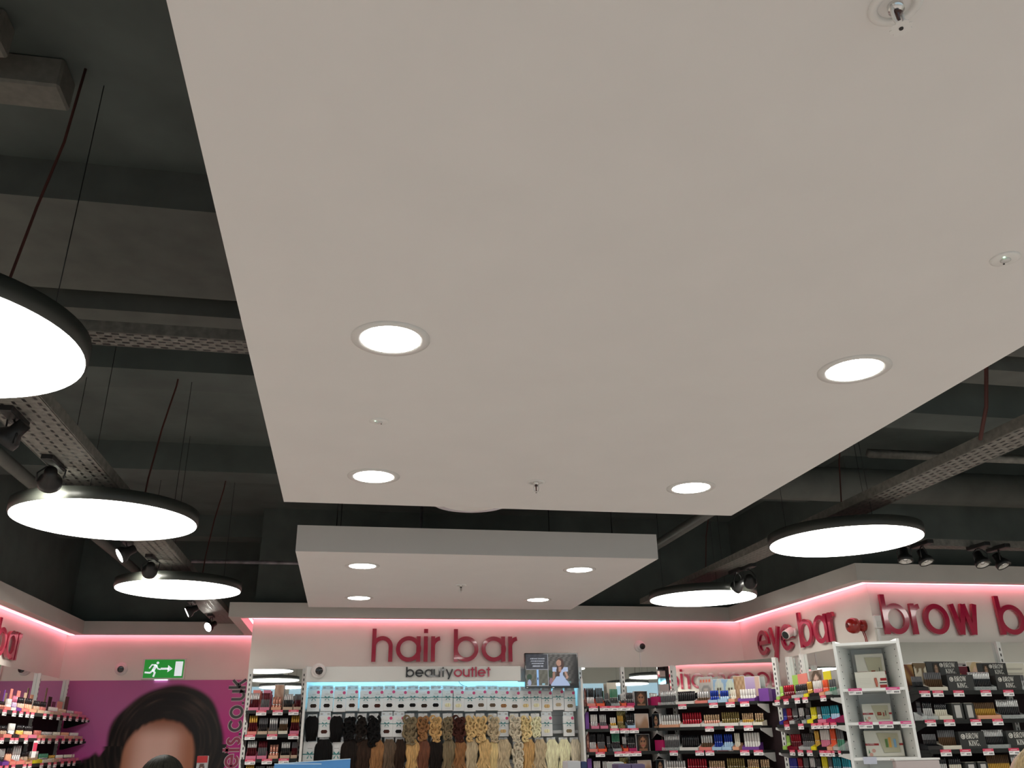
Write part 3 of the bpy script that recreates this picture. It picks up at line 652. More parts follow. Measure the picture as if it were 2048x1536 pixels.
for k, y, dx in ((1, 1427, 0), (3, 1519, 10)):
    goods(BD, k, 1322 + dx, 1362 + dx, y + 2, 'lip_gloss', 8, 'white', 'silver', 'peach', 'white silver mascaras')
    goods(BD, k, 1364 + dx, 1405 + dx, y - 2, 'lip_gloss', 8, 'red', 'red', 'white', 'red foil mascaras')
    goods(BD, k, 1407 + dx, 1441 + dx, y + 2, 'lip_gloss', 7, 'rose', 'leopard', 'white', 'leopard rose mascaras')
    goods(BD, k, 1443 + dx, 1481 + dx, y - 3, 'lip_gloss', 8, 'darkgold', 'darkgold', 'white', 'dark gold mascaras')
    goods(BD, k, 1484 + dx, 1509 + dx, y - 1, 'lip_gloss', 6, 'gold', 'leopard', 'white', 'orange gold mascaras')
    goods(BD, k, 1510 + dx, 1531 + dx, y - 1, 'lip_gloss', 4, 'darkgold', 'leopard', 'cream', 'leopard gold mascaras')
    card(BD, k, 1304 + dx, 1318 + dx, y, y + 34, 'dark portrait box at the left end of the %s, corner bay' % ORD[k], face_print((.01, .02, .03), (.01, .01, .012), (.38, .22, .13)), off=.22, thick=.05, name='show_box')
def lines_print(bg, ink, head):
    def fn(u, v):
        if v > .72: return head if (int(u * 9) % 2 and .1 < u < .9 and .78 < v < .93) else bg
        return face_print(bg, ink, (.55, .5, .45))(u, v / .72)
    return fn
card(BD, 0, 1401, 1423, 1353, 1410, 'grey portrait show card with orange heading in the corner bay', lines_print((.50, .48, .45), (.30, .29, .28), (.75, .18, .1)), off=.07)
card(BD, 0, 1430, 1448, 1357, 1410, 'pale blue portrait show card, left one of two', face_print((.30, .45, .62), (.55, .60, .56), (.62, .66, .55)), off=.07)
card(BD, 0, 1452, 1471, 1357, 1410, 'pale blue portrait show card, right one of two', face_print((.28, .43, .62), (.55, .62, .52), (.62, .68, .55)), off=.07)
card(BD, 0, 1472, 1488, 1351, 1410, 'tan patterned show card between blue and lilac cards', lambda u, v: mix((.55, .38, .24), (.34, .2, .1), .5 + .5 * math.sin(u * 17) * math.sin(v * 19)), off=.07)
cl = card(BD, 0, 1487, 1518, 1352, 1410, 'lilac show card with white lettering and a pale face', lambda u, v: (.58, .42, .34) if u > .72 else mix((.33, .2, .48), (.52, .42, .6), v), off=.065)
card(BD, 0, 1520, 1536, 1376, 1410, 'purple and white box at the right end of the top shelf', 'purple', off=.16, thick=.08, name='show_box')
card(BD, 2, 1436, 1466, 1502, 1519, 'dark red promotional strip with a face hanging under the third shelf', lambda u, v: ((.55, .42, .36) if ((u - .85) / .12) ** 2 + ((v - .55) / .4) ** 2 < 1 else ((.45, .05, .1) if .5 < v < .8 and u < .65 else (.07, .03, .03))), off=.285)
# ---- goods in the eye bar bay
for k, y, dx in ((0, 1364, 0), (2, 1462, 13)):
    sl = 12
    goods(BE, k, 1557 + dx, 1568 + dx, y + 9, 'mascara_tube', 3, 'lime', 'lime', 'lime', 'lime green mascaras', off=.25)
    goods(BE, k, 1570 + dx, 1591 + dx, y + 6, 'mascara_tube', 5, 'darkred', 'red', 'red', 'crimson foil mascaras', off=.25)
    goods(BE, k, 1593 + dx, 1617 + dx, y + 4, 'mascara_tube', 6, 'grey', 'black', 'clear', 'graphite mascaras', off=.25)
    goods(BE, k, 1618 + dx, 1628 + dx, y - 1, 'mascara_tube', 3, 'gold', 'gold', 'yellow', 'gold foil mascaras', off=.25)
    goods(BE, k, 1630 + dx, 1649 + dx, y - 3, 'mascara_tube', 5, 'pink', 'white', 'black', 'white splash mascaras', off=.25)
    goods(BE, k, 1650 + dx, 1661 + dx, y - 5, 'mascara_tube', 3, 'orange', 'orange', 'peach', 'neon orange mascaras', off=.25)
    goods(BE, k, 1662 + dx, 1676 + dx, y - 6, 'mascara_tube', 3, 'green', 'grey', 'clear', 'green grey mascaras', off=.25)
for k, y, dx in ((1, 1415, 0), (3, 1514, 20)):
    goods(BE, k, 1550 + dx, 1558 + dx, y + 4, 'mascara_tube', 2, 'lilac', 'leopard', 'lilac', 'lilac mascaras', off=.25)
    goods(BE, k, 1559 + dx, 1575 + dx, y + 2, 'mascara_tube', 5, 'royal', 'royal', 'royal', 'royal blue mascaras', off=.25)
    goods(BE, k, 1576 + dx, 1586 + dx, y + 1, 'mascara_tube', 3, 'darkred', 'red', 'red', 'ruby mascaras', off=.25)
    goods(BE, k, 1588 + dx, 1598 + dx, y + 1, 'mascara_tube', 3, 'black', 'grey', 'clear', 'jet black mascaras', off=.25)
    goods(BE, k, 1600 + dx, 1611 + dx, y, 'mascara_tube', 3, 'black', 'silver', 'black', 'silver-capped black mascaras', off=.25)
    goods(BE, k, 1613 + dx, 1622 + dx, y, 'mascara_tube', 3, 'grey', 'black', 'clear', 'grey black mascaras', off=.25)
    goods(BE, k, 1624 + dx, 1636 + dx, y - 1, 'mascara_tube', 3, 'yellow', 'yellow', 'yellow', 'bright yellow mascaras', off=.25)
    goods(BE, k, 1637 + dx, 1645 + dx, y - 2, 'mascara_tube', 2, 'silver', 'grey', 'black', 'pewter mascaras', off=.25)
    goods(BE, k, 1646 + dx, 1663 + dx, y - 3, 'mascara_tube', 4, 'teal', 'teal', 'pink', 'teal foil mascaras', off=.25)
    goods(BE, k, 1664 + dx, 1681 + dx, y - 5, 'mascara_tube', 4, 'paleblue', 'teal', 'magenta', 'turquoise mascaras', off=.25)
card(BE, 0, 1589, 1597, 1349, 1390, 'small lime green card under the eye bar letters', 'lime', off=.08)
card(BE, 0, 1600, 1613, 1346, 1390, 'plain red card under the eye bar letters', 'coral', off=.1)
card(BE, 0, 1622, 1644, 1338, 1380, 'curled portrait card with dark hair under the eye bar letters', face_print((.25, .2, .17), (.10, .07, .05), (.6, .42, .34)), off=.1)
card(BE, 0, 1651, 1660, 1341, 1380, 'yellow show card beside the white display unit', 'yellow', off=.1)
# ---- goods in the brow bar bay
def serif(ch):
    """condensed high-contrast capitals, height 1: (points, width) strokes and advance"""
    T, S = .17, .05
    ser = lambda x, z: ([(x - .11, z), (x + .11, z)], S)
    if ch == 'B': return [([(.1, 0), (.1, 1)], T), (arc(.24, .745, .225, 90, -90, 10), .09), (arc(.26, .265, .245, 90, -90, 10), .1), ([(0, .975), (.25, .975)], S), ([(0, .025), (.27, .025)], S), ([(.1, .51), (.26, .51)], S)], .56
    if ch == 'R': return [([(.1, 0), (.1, 1)], T), (arc(.24, .745, .225, 90, -90, 10), .09), ([(0, .975), (.25, .975)], S), ([(.1, .51), (.26, .51)], S), ([(.27, .5), (.5, 0)], .14), ser(.1, .025)], .58
    if ch == 'O': return [([(.29 + .23 * math.cos(i * math.pi / 14), .5 + .46 * math.sin(i * math.pi / 14)) for i in range(28)], .115)], .60
    if ch == 'W': return [([(.06, 1), (.24, .03)], .13), ([(.24, .03), (.40, .95)], S), ([(.36, 1), (.56, .03)], .13), ([(.56, .03), (.74, 1)], S), ser(.06, .975), ser(.74, .975)], .82
    if ch == 'K': return [([(.1, 0), (.1, 1)], T), ([(.16, .45), (.48, .98)], S), ([(.24, .58), (.52, 0)], .15), ser(.1, .025), ser(.1, .975), ser(.48, .975)], .60
    if ch == 'I': return [([(.1, 0), (.1, 1)], T), ser(.1, .025), ser(.1, .975)], .24
    if ch == 'N': return [([(.07, 0), (.07, 1)], S), ([(.07, 1), (.46, 0)], .15), ([(.47, 0), (.47, 1)], S), ser(.07, .025), ser(.47, .975), ([(0, .975), (.15, .975)], S)], .58
    if ch == 'G': return [([(.30 + .23 * math.cos(math.radians(a)), .5 + .46 * math.sin(math.radians(a))) for a in range(48, 330, 12)], .115), ([(.50, .05), (.50, .42)], .12), ([(.38, .42), (.60, .42)], S)], .64
    if ch == '.': return [([(.06, 0), (.06, .13)], .12)], .12
    return [], .2
def serif_text(root, txt, x, z, h, m, y=-.002, name='printed_letters'):
    mb = MB(); cx = x
    for ch in txt:
        st, w = serif(ch)
        for pts, wd in st: mb.stroke([(cx + p[0] * h, z + p[1] * h) for p in pts], wd * h * .92, y, y + .0015, closed=(ch == 'O'))
        cx += (w + .07) * h
    return mb.build(name, m, root)
LETW = mat('print_white', (.66, .65, .60), .5)
CARDB = mat('charcoal_card', (.022, .024, .023), .5)
def brow_king(b, k, x0, x1, y0, y1, label, off, thick, face=False):
    z = SHELF_Z[k]; s0, _ = b.px(x0, y1, off); s1, zt = b.px(x1, y0, off); w = s1 - s0
    zb = z + .002
    root = empty('show_box', b.world(s0, off, zb), b.rz, label=label, cat='display box', group='charcoal display boxes with white serif lettering'); h = zt - zb
    MB().bbox(0, w, 0, thick, 0, h, .002).build('box_body', CARDB, root)
    if face:
        grid_print('printed_face', w * .22, h * .45, 12, 16, lambda u, v: (.022, .024, .023) if ((u - .5) / .42) ** 2 + ((v - .5) / .5) ** 2 > 1 else face_print((.022, .024, .023), (.05, .035, .025), (.34, .22, .15))(u, v), print_mat('paper_print'), root, (w * .18, -.0012, h * .50))
        serif_text(root, 'BROW', w * .54, h * .80, h * .16, LETW); serif_text(root, 'KING.', w * .57, h * .60, h * .16, LETW)
        x, zz, q = w * .46, h * .88, h * .07
    else:
        serif_text(root, 'BROW', w * .27, h * .58, h * .31, LETW); serif_text(root, 'KING.', w * .33, h * .18, h * .31, LETW)
        x, zz, q = w * .15, h * .71, h * .15
    lg = MB().stroke([(x + q * .85 * math.cos(i * math.pi / 12), zz + q * .85 * math.sin(i * math.pi / 12)) for i in range(24)], q * .25, -.002, -.0005, closed=True)
    lg.stroke([(x - q * .5, zz + q * .4), (x - q * .2, zz - q * .3), (x, zz + q * .3), (x + q * .15, zz - q * .2)], q * .16, -.002, -.0005); lg.stroke([(x - q * .05, zz + q * .4), (x + q * .55, zz + q * .4), (x + q * .15, zz - q * .6)], q * .26, -.002, -.0005)
    lg.build('round_logo', LETW, root)
    return root
for k, y, dx in ((0, 1347, 0), (2, 1462, 22)):
    goods(BF, k, 1815 + dx, 1854 + dx, y + 6, 'brow_pen', 8, 'black', 'grey', 'black', 'black silver-tipped pens', off=.25)
    goods(BF, k, 1856 + dx, 1893 + dx, y - 2, 'brow_pen', 9, 'brown', 'grey', 'cream', 'brown pens', off=.25)
    goods(BF, k, 1945 + dx, 1991 + dx, y - 3, 'brow_pencil', 13, 'black', 'silver', 'clear', 'silver-capped brow pencils', off=.25)
brow_king(BF, 0, 1899, 1945, 1349, 1380, 'front charcoal brow box beside brown pens, top shelf', .25, .10)
brow_king(BF, 0, 1997, 2040, 1350, 1380, 'front charcoal brow box nearest the right edge, top shelf', .25, .10)
brow_king(BF, 2, 1922, 1967, 1462, 1492, 'charcoal brow box beside brown pens, third shelf', .25, .10)
brow_king(BF, 2, 2018, 2064, 1460, 1492, 'charcoal brow box at the right edge, third shelf', .25, .10)
brow_king(BF, 0, 1862, 1915, 1323, 1380, 'tall charcoal brow card with a bald man\'s face, left one', .10, .03, True)
brow_king(BF, 0, 1964, 2011, 1326, 1380, 'tall charcoal brow card with a bald man\'s face, right one', .10, .03, True)
goods(BF, 0, 2041, 2060, 1350, 'brow_pen', 4, 'silver', 'grey', 'clear', 'clear silver pens', off=.25)
for k, y, dx in ((1, 1404, 0), (3, 1508, 24)):
    goods(BF, k, 1826 + dx, 1849 + dx, y - 2, 'brow_pen', 7, 'grey', 'black', 'clear', 'dark clear-tray pens', off=.25)
    goods(BF, k, 1850 + dx, 1871 + dx, y - 1, 'brow_pen', 5, 'silver', 'black', 'clear', 'long silver pens', off=.25)
    goods(BF, k, 1873 + dx, 1900 + dx, y + 3, 'brow_pen', 6, 'cream', 'black', 'cream', 'slim ivory-ended pens', off=.25)
    goods(BF, k, 1950 + dx, 1997 + dx, y + 1, 'brow_pencil', 12, 'gold', 'brown', 'peach', 'bronze brow pencils', off=.25)
    goods(BF, k, 1999 + dx, 2046 + dx, y - 5, 'brow_pencil', 12, 'black', 'silver', 'clear', 'silver-topped black pencils', off=.25)
    for j, (xa, xb) in enumerate(((1904, 1927), (1929, 1950))):
        s0, _ = BF.px(xa + dx, 1430 if k == 1 else 1530, .22); s1, _ = BF.px(xb + dx, 1430 if k == 1 else 1530, .22); w = s1 - s0 - .006
        r = empty('compact_pack', BF.world(s0, .24, SHELF_Z[k] + .002), BF.rz, label='silver-windowed compact box, %s one of two, %s of the brow bar bay' % (('left', 'right')[j], ORD[k]), cat='box', group='silver compact boxes')
        MB().bbox(0, w, 0, .12, 0, .135, .003).build('carton', CARDB, r)
        MB().box(w * .22, w * .75, -.002, -.0005, .015, .12).build('window_strip', cmat('silver'), r)
        MB().box(w * .1, w * .9, .01, .1, .1351, .138).build('lid_flap', cmat('cream'), r)
card(BF, 0, 1810, 1826, 1328, 1370, 'brown patterned box behind the black pens', lambda u, v: mix((.12, .04, .02), (.3, .17, .06), .5 + .5 * math.sin(u * 8 + v * 9)), off=.09, thick=.05)
card(BF, 0, 1831, 1859, 1325, 1370, 'gold and white satin patterned box behind brown pens', lambda u, v: (.62, .56, .42) if (abs(u - .27) < .2 or abs(u - .75) < .2) and v < .75 + .1 * math.sin(u * 20) else (.16, .11, .06), off=.09, thick=.05)
card(BF, 0, 1917, 1938, 1332, 1370, 'small golden card with a leaf shape between two charcoal cards', lambda u, v: (.55, .36, .14) if v < .8 - u * .4 and v > .2 - u * .1 else (.12, .02, .03), off=.095)
card(BF, 0, 1941, 1963, 1323, 1370, 'portrait card of a blonde woman between two charcoal cards', face_print((.5, .45, .36), (.48, .36, .2), (.62, .42, .3)), off=.095)
card(BF, 0, 2008, 2047, 1325, 1370, 'cream printed information sheet at the right end of the top shelf', lambda u, v: (.35, .33, .28) if (int(v * 16) % 3 == 0 and .12 < u < .9 and .1 < v < .9) else (.60, .58, .48), off=.095)
# ---- goods on the left wall
rows = {0: [(0, 13, 1403, 'foundation_bottle', 3, 'peach', 'black', 'coral', 'orange foundations'), (14, 24, 1398, 'mascara_tube', 3, 'white', 'white', 'white', 'white tubes'), (25, 35, 1392, 'foundation_bottle', 3, 'lilac', 'pink', 'purple', 'lilac bottles'),
            (36, 50, 1395, 'foundation_bottle', 4, 'beige', 'black', 'coral', 'beige foundations'), (51, 66, 1397, 'foundation_bottle', 4, 'peach', 'black', 'peach', 'peach foundations'), (69, 82, 1402, 'foundation_bottle', 4, 'tan', 'black', 'beige', 'tan foundations'),
            (83, 95, 1404, 'foundation_bottle', 4, 'coral', 'black', 'cream', 'coral foundations'), (101, 119, 1415, 'lip_gloss', 6, 'pink', 'white', 'beige', 'pale pink glosses'), (121, 136, 1419, 'lip_gloss', 5, 'white', 'beige', 'pink', 'blush glosses'), (138, 152, 1422, 'lip_gloss', 5, 'cream', 'silver', 'beige', 'cream glosses'), (154, 172, 1426, 'lip_gloss', 6, 'beige', 'pink', 'pink', 'nude glosses')],
        1: [(0, 17, 1451, 'foundation_bottle', 4, 'tan', 'black', 'coral', 'tan black-capped bottles'), (19, 32, 1447, 'mascara_tube', 4, 'silver', 'white', 'black', 'silver tubes'), (35, 50, 1450, 'foundation_bottle', 5, 'gold', 'black', 'coral', 'honey foundations'), (51, 68, 1452, 'foundation_bottle', 5, 'beige', 'black', 'pink', 'pale foundations'),
            (72, 86, 1461, 'lip_gloss', 5, 'orange', 'coral', 'peach', 'orange glosses'), (87, 108, 1464, 'lip_gloss', 7, 'beige', 'silver', 'beige', 'silver beige glosses'), (110, 124, 1465, 'lip_gloss', 5, 'tan', 'cream', 'pink', 'tan glosses'), (126, 142, 1467, 'lip_gloss', 5, 'white', 'peach', 'peach', 'white peach glosses'), (144, 166, 1469, 'lip_gloss', 6, 'pink', 'white', 'beige', 'rosy glosses')],
        2: [(0, 13, 1497, 'mascara_tube', 4, 'black', 'silver', 'purple', 'silver black tubes'), (15, 27, 1492, 'foundation_bottle', 3, 'peach', 'black', 'coral', 'peach bottles'), (28, 45, 1491, 'mascara_tube', 4, 'silver', 'silver', 'coral', 'tall silver tubes'), (47, 60, 1503, 'foundation_bottle', 4, 'beige', 'black', 'peach', 'beige bottles'), (62, 80, 1502, 'lip_gloss', 6, 'tan', 'silver', 'yellow', 'bronze glosses'),
            (82, 100, 1507, 'lip_gloss', 6, 'grey', 'green', 'cream', 'grey green glosses'), (102, 114, 1510, 'lip_gloss', 4, 'cream', 'gold', 'beige', 'gold-capped glosses'), (116, 130, 1511, 'lip_gloss', 5, 'coral', 'white', 'pink', 'coral glosses'), (132, 148, 1511, 'lip_gloss', 5, 'black', 'cream', 'pink', 'black cream glosses'), (150, 164, 1512, 'lip_gloss', 5, 'rose', 'cream', 'pink', 'soft rose glosses')]}
for k, es in rows.items():
    for e in es: goods(BL, k, *e, off=.28)
for x0, x1, y0, lab, c in [(14, 27, 1378, 'coral header board over white tubes on the left wall', 'coral'), (28, 42, 1382, 'coral header board over lilac bottles on the left wall', 'coral'), (43, 55, 1386, 'tan header board over beige foundations on the left wall', 'beige'), (56, 68, 1390, 'peach header board over peach foundations on the left wall', 'peach'),
                           (2, 12, 1380, 'purple header card at the left edge of the picture', 'purple'), (86, 95, 1376, 'olive brown show card on the left wall', 'darkgold'), (103, 112, 1404, 'dark red carton on the left wall shelves', 'darkred'), (113, 126, 1404, 'peach carton on the left wall shelves', 'peach'), (128, 139, 1394, 'rust coloured card on the left wall shelves', 'brown')]:
    card(BL, 0, x0, x1, y0, 1420, lab, c, off=.10)
# promotional ticket swinging from the left wall shelf
p = BL.px(73, 1477, .32); r = empty('promo_ticket', BL.world(p[0], .318, SHELF_Z[1] - .02), BL.rz, label='larger tilted promotional ticket hanging from the left wall shelf', cat='price ticket')
MB().box(-.06, .06, -.003, 0, -.16, 0).build('ticket_card', TAGW, r); MB().box(-.06, .06, -.004, -.003, -.10, -.02).build('red_band', TAGR, r)

# ------------------------------------------------------------------ the hairpiece bay
ZB = Bay('B', (-.41, 10.30), (2.70, 10.30), 'hairpiece bay')
hb = empty('hairpiece_bay', (ZB.O.x, ZB.O.y, 0), 0, label='brightly lit white bay of hairpieces under the header board', cat='shelving')
HD = .36
MB().box(0, ZB.W, 0, .02, 0, 2.24).build('slat_panel', mat('slatwall_white', (.62, .64, .64), .45), hb)
grooves = MB()
for i in range(13): grooves.box(.02, ZB.W - .02, -.001, .001, .95 + i * .1, .956 + i * .1)
grooves.build('slat_groove', GONG, hb, kind='stuff')
MB().box(-.012, .012, -HD, .02, 0, 2.385).build('side_panel', GONW, hb); MB().box(ZB.W - .012, ZB.W + .012, -HD, .02, 0, 2.24).build('side_panel', GONW, hb)
MB().bbox(.0, 2.78 - .42 + .03, -HD - .02, -HD + .03, 2.217, 2.378, .004).build('header_board', GONW, hb)
MB().box(2.39, ZB.W - .013, -.20, -.18, 2.217, 2.36).build('header_return', GONG, hb)
MB().box(.013, 2.385, -HD + .03, .078, 2.36, 2.378).box(2.385, ZB.W - .013, -.20, .078, 2.36, 2.378).build('canopy', GONW, hb)
MB().box(.05, ZB.W - .05, -.14, -.11, 2.345, 2.36).build('led_strip', LEDC, hb)['label'] = 'cool blue white light strip behind the header'
RAILS = [1.935, 1.675, 1.38]
for z in RAILS[:3]: MB().bbox(.013, ZB.W - .013, -.16, -.001, z - .018, z + .018, .004).build('grey_rail', GONG, hb)
for z in (2.165, 1.91, 1.65): MB().box(.013, ZB.W - .013, -.105, -.099, z, z + .005).build('hook_bar', GONG, hb)
lettering('header_sign', 'beautyoutlet', (.672, 10.30 - HD - .02, 2.262), 0, .955, .083, .012, [ACRB] * 6 + [ACR] * 6, 'small black and red lettering on the white header board', t=.19, gap=.1, standoff=.004)
pipe('loose_wire', [(1.27, 9.95, 2.218), (1.29, 9.95, 2.19), (1.33, 9.96, 2.17), (1.37, 9.98, 2.16)], .003, BLK, 'thin black wire dangling under the small lettering', 'cable', 5)
# boxes
TEAL = mat('teal_ribbon', (.03, .22, .22), .5); STK = mat('pink_sticker', srgb(205, 70, 120), .5); PACKW = mat('pack_card', (.70, .71, .70), .5); GREYP = mat('grey_print', (.42, .42, .42), .6); TABP = mat('clear_tab', (.62, .68, .70), .3)
HAIRC = {'black': (.006, .0055, .0055), 'blackbrown': (.014, .010, .008), 'darkbrown': (.035, .02, .013), 'brown': (.11, .07, .04), 'auburn': (.15, .05, .022), 'darkauburn': (.06, .02, .014), 'copper': (.28, .13, .045), 'honey': (.56, .34, .13), 'golden': (.62, .42, .18), 'ash': (.50, .40, .25), 'ashbrown': (.20, .15, .08), 'blonde': (.72, .56, .27), 'platinum': (.88, .78, .48), 'silver': (.60, .53, .39)}
def hmat(c): return mat('hair_' + c, HAIRC[c], .42, noise=.38, nscale=9, stretch=(9, 9, 1.4), spec=.1 if max(HAIRC[c]) < .08 else .3)
def pack(x, zt, w, h, hair, label, sticker=True, window=True, y=-.20):
    r = empty('hair_pack', ZB.world(x, -y, zt), 0, label=label, cat='box', group='white hairpiece boxes with teal ribbon')
    MB().bbox(-w / 2, w / 2, 0, .03, -h, 0, .002).build('carton', PACKW, r)
    tb = MB().box(-w * .46, w * .46, .012, .014, 0, .045).build('hanging_tab', TABP, r)
    for s in (-1, 1): MB().box(s * w * .28 - w * .1, s * w * .28 + w * .1, .0105, .0118, .012, .03).build('tab_print', GREYP, tb)
    MB().box(-w / 2 - .001, w / 2 + .001, -.0015, .031, -h * .385, -h * .355).build('ribbon_band', TEAL, r)
    bw = MB(); c = -h * .37
    for s in (-1, 1):
        bw.poly([(0, c), (s * w * .18, c + h * .085), (s * w * .22, c + h * .03)][::s], -.006, -.001); bw.poly([(0, c + .002), (s * w * .2, c - h * .12), (s * w * .12, c - h * .13)][::s], -.005, -.001)
    bw.build('ribbon_bow', TEAL, r)
    lg = MB().box(-w * .17, w * .17, -.001, .0, -h * .215, -h * .195); lg.stroke([(-w * .04, -h * .10), (w * .0, -h * .14)], .002, -.001, 0); lg.box(-w * .22, w * .22, -.001, 0, -h * .56, -h * .55); lg.box(-w * .2, w * .2, -.001, 0, -h * .9, -h * .892)
    lg.build('printed_lines', GREYP, r)
    if sticker: MB().lathe([(w * .125, 0), (w * .125, .0012)], 20, M=Matrix.Translation((w * .34, -.0002, -h * .11)) @ Matrix.Rotation(math.pi / 2, 4, 'X'), smooth=False).build('round_sticker', STK, r)
    if window:
        wz, ww, wh = -h * .74, w * .27, h * .085
        hexp = [(-ww, wz), (-ww * .7, wz - wh), (ww * .7, wz - wh), (ww, wz), (ww * .7, wz + wh), (-ww * .7, wz + wh)]
        MB().poly(hexp, -.0018, .0).build('hair_window', hmat(hair), r)
    MB().tube([(0, .016, .036), (0, -.015, .036), (0, -.02, .045)], .0022, 5).build('hook', CHROME, r)
    return r
XB = lambda u, v, off: ZB.px(u, v, off)
row1 = [628.8, 655.4, 680.6, 705.4, 732.4, 756, 779.7, 803, 826, 849, 872, 896, 917, 940, 962, 985, 1007, 1029, 1051, 1072, 1093, 1116, 1139]
r1h = ['darkbrown', 'blackbrown', 'blackbrown', 'darkbrown', 'blackbrown', 'darkauburn', 'black', 'black', 'black', 'darkbrown', 'black', 'platinum', 'platinum', 'blackbrown', 'brown', 'brown', 'copper', 'brown', 'blonde', 'platinum', 'golden', 'ash', 'ashbrown']
for i, u in enumerate(row1):
    s, zt = XB(u, 1380.5 + random.uniform(-1.5, 1.5), .20); pack(s, zt, .132, .222, r1h[i], 'white ribboned hair box, %s from left in the top row' % words_n[i])
for u, hc, lab in [(650, 'darkauburn', 'white hair box between black hairpieces at the left of the second row'), (774, 'darkauburn', 'white hair box just right of the largest black curls, second row'), (798, 'black', 'white hair box just left of the brown curls, second row'),
                   (1006, 'golden', 'white hair box among the golden curls, second row'), (1093, 'platinum', 'white hair box right of the platinum curls, second row'), (1137, 'ashbrown', 'white hair box alone at the right end of the second row')]:
    s, zt = XB(u, 1432, .20); pack(s, zt, .132, .215, hc, lab)
for u, lab in [(621, 'long white hair box at the left end of the third row'), (674, 'long white hair box between black lengths in the third row')]:
    s, zt = XB(u, 1483, .20); pack(s, zt, .145, .34, 'black', lab, sticker=False, window=False)

def ellipsoid(mb, c, r, nu=14, nv=9, mi=0):
    vs = []; fs = []
    for j in range(nv + 1):
        t = math.pi * j / nv
        for i in range(nu):
            a = 2 * math.pi * i / nu; vs.append((c[0] + r[0] * math.sin(t) * math.cos(a), c[1] + r[1] * math.sin(t) * math.sin(a), c[2] + r[2] * math.cos(t)))
    for j in range(nv):
        for i in range(nu): fs.append((j * nu + i, j * nu + (i + 1) % nu, (j + 1) * nu + (i + 1) % nu, (j + 1) * nu + i))
    return mb.add(vs, fs, mi, True)
def lock(mb, pts, w, n=6, r=.0036, bulge=.009):
    """a lock of hair: n thin strands side by side along one centre line"""
    P = [Vector(p) for p in pts]; m = len(P)
    for k in range(n):
        o = -1 + 2 * k / (n - 1); q = []; rr = []
        for i in range(m):
            t = P[min(i + 1, m - 1)] - P[max(i - 1, 0)]; nv = Vector((-t.z, 0, t.x)); nv = nv.normalized() if nv.length > 1e-9 else Vector((1, 0, 0))
            f = i / (m - 1); ww = w * (.55 + .45 * math.sin(math.pi * min(1, f * 1.25 + .1))) * (1 - .5 * f ** 3)
            q.append(P[i] + nv * o * ww + Vector((0, -bulge * math.sqrt(max(0, 1 - o * o)), 0))); rr.append(r * (1.15 - .55 * f))
        mb.tube(q, rr, 5)
def bun_mesh(w, h, seed, loose):
    rnd = random.Random(seed); mb = MB(); ellipsoid(mb, (0, .004, -h * .5), (w * .43, .030, h * .46))
    spots = [(-.45, .14), (.4, .16), (0, .3), (-.62, .42), (.6, .44), (-.1, .56), (.45, .68), (-.5, .70), (.05, .84), (-.3, .93), (.35, .92)]
    for i, (t, q) in enumerate(spots):
        cx, cz = t * w * .40, -h * q + rnd.uniform(-.01, .01); cy = -.026 * (1 - (t * .8) ** 2) - .006
        R = rnd.uniform(.024, .036); a0 = rnd.uniform(0, 6.28); span = rnd.uniform(4.2, 7.); sg = 1 if (i + seed) % 2 else -1; pts = []
        for k in range(14):
            f = k / 13; a = a0 + sg * span * f; Rk = R * (1.1 - .6 * f)
            pts.append((cx + Rk * math.cos(a), cy - .014 * f, cz + Rk * 1.1 * math.sin(a)))
        lock(mb, pts, .011)
    return mb
def weft_mesh(w, h, seed, wave):
    rnd = random.Random(seed); mb = MB()
    prof = lambda f: w * (.22 + .29 * sstep(0, .16, f)) * (1 - .15 * sstep(.75, 1, f))
    nv, nu = 14, 12; vs = []; fs = []
    for j in range(nv + 1):
        f = j / nv; hw = prof(f) * .9
        for i in range(nu):
            a = 2 * math.pi * i / nu; vs.append((hw * math.cos(a) + wave * .010 * math.sin(f * 9 + seed), .018 * math.sin(a) * (1 - .3 * f), -h * f * .97))
    for j in range(nv):
        for i in range(nu): fs.append((j * nu + i, j * nu + (i + 1) % nu, (j + 1) * nu + (i + 1) % nu, (j + 1) * nu + i))
    mb.add(vs, fs, 0, True)
    for s_ in range(11):
        t = -1 + 2 * (s_ + rnd.uniform(.3, .7)) / 11; ph = seed + t * 1.6 + rnd.uniform(-.5, .5); amp = wave * rnd.uniform(.012, .024); L = h * rnd.uniform(.9, 1.05); end = rnd.uniform(-1, 1); pts = []
        for k in range(18):
            f = k / 17; x = t * prof(f) + amp * f ** 1.2 * 1.6 * math.sin(f * 9 + ph) + end * .035 * wave * f ** 5
            pts.append((x, -.017 * math.sqrt(max(0, 1 - (t * .9) ** 2)) - .005 * math.sin(f * 9 + ph) * wave - rnd.uniform(0, .001), .006 - L * f))
        lock(mb, pts, w * .075, 6, .0036, .007)
    return mb
BUNS = [bun_mesh(.145, .25, 100 + i, True) for i in range(5)]; CAPS = [weft_mesh(.135, .25, 40 + i, .35) for i in range(2)]
def hairpiece(u, vtop, mb, hair, label, group, sx=1., sz=1., tab=True):
    s, zt = XB(u, vtop, .20)
    r = empty('hairpiece', ZB.world(s, .21, zt), 0, label=label, cat='hairpiece', group=group)
    key = 'hairpiece_%d_%s' % (id(mb), hair)
    o = put('hair', MESH_CACHE.setdefault(key, mb.mesh('hair', hmat(hair))), r); o.scale = (sx, 1, sz)
    MB().box(-.05, .05, .036, .038, -.09, .028).build('backing_card', PACKW, r)
    MB().tube([(0, .04, .02), (0, -.01, .02), (0, -.016, .03)], .0022, 5).build('hook', CHROME, r)
MESH_CACHE = {}
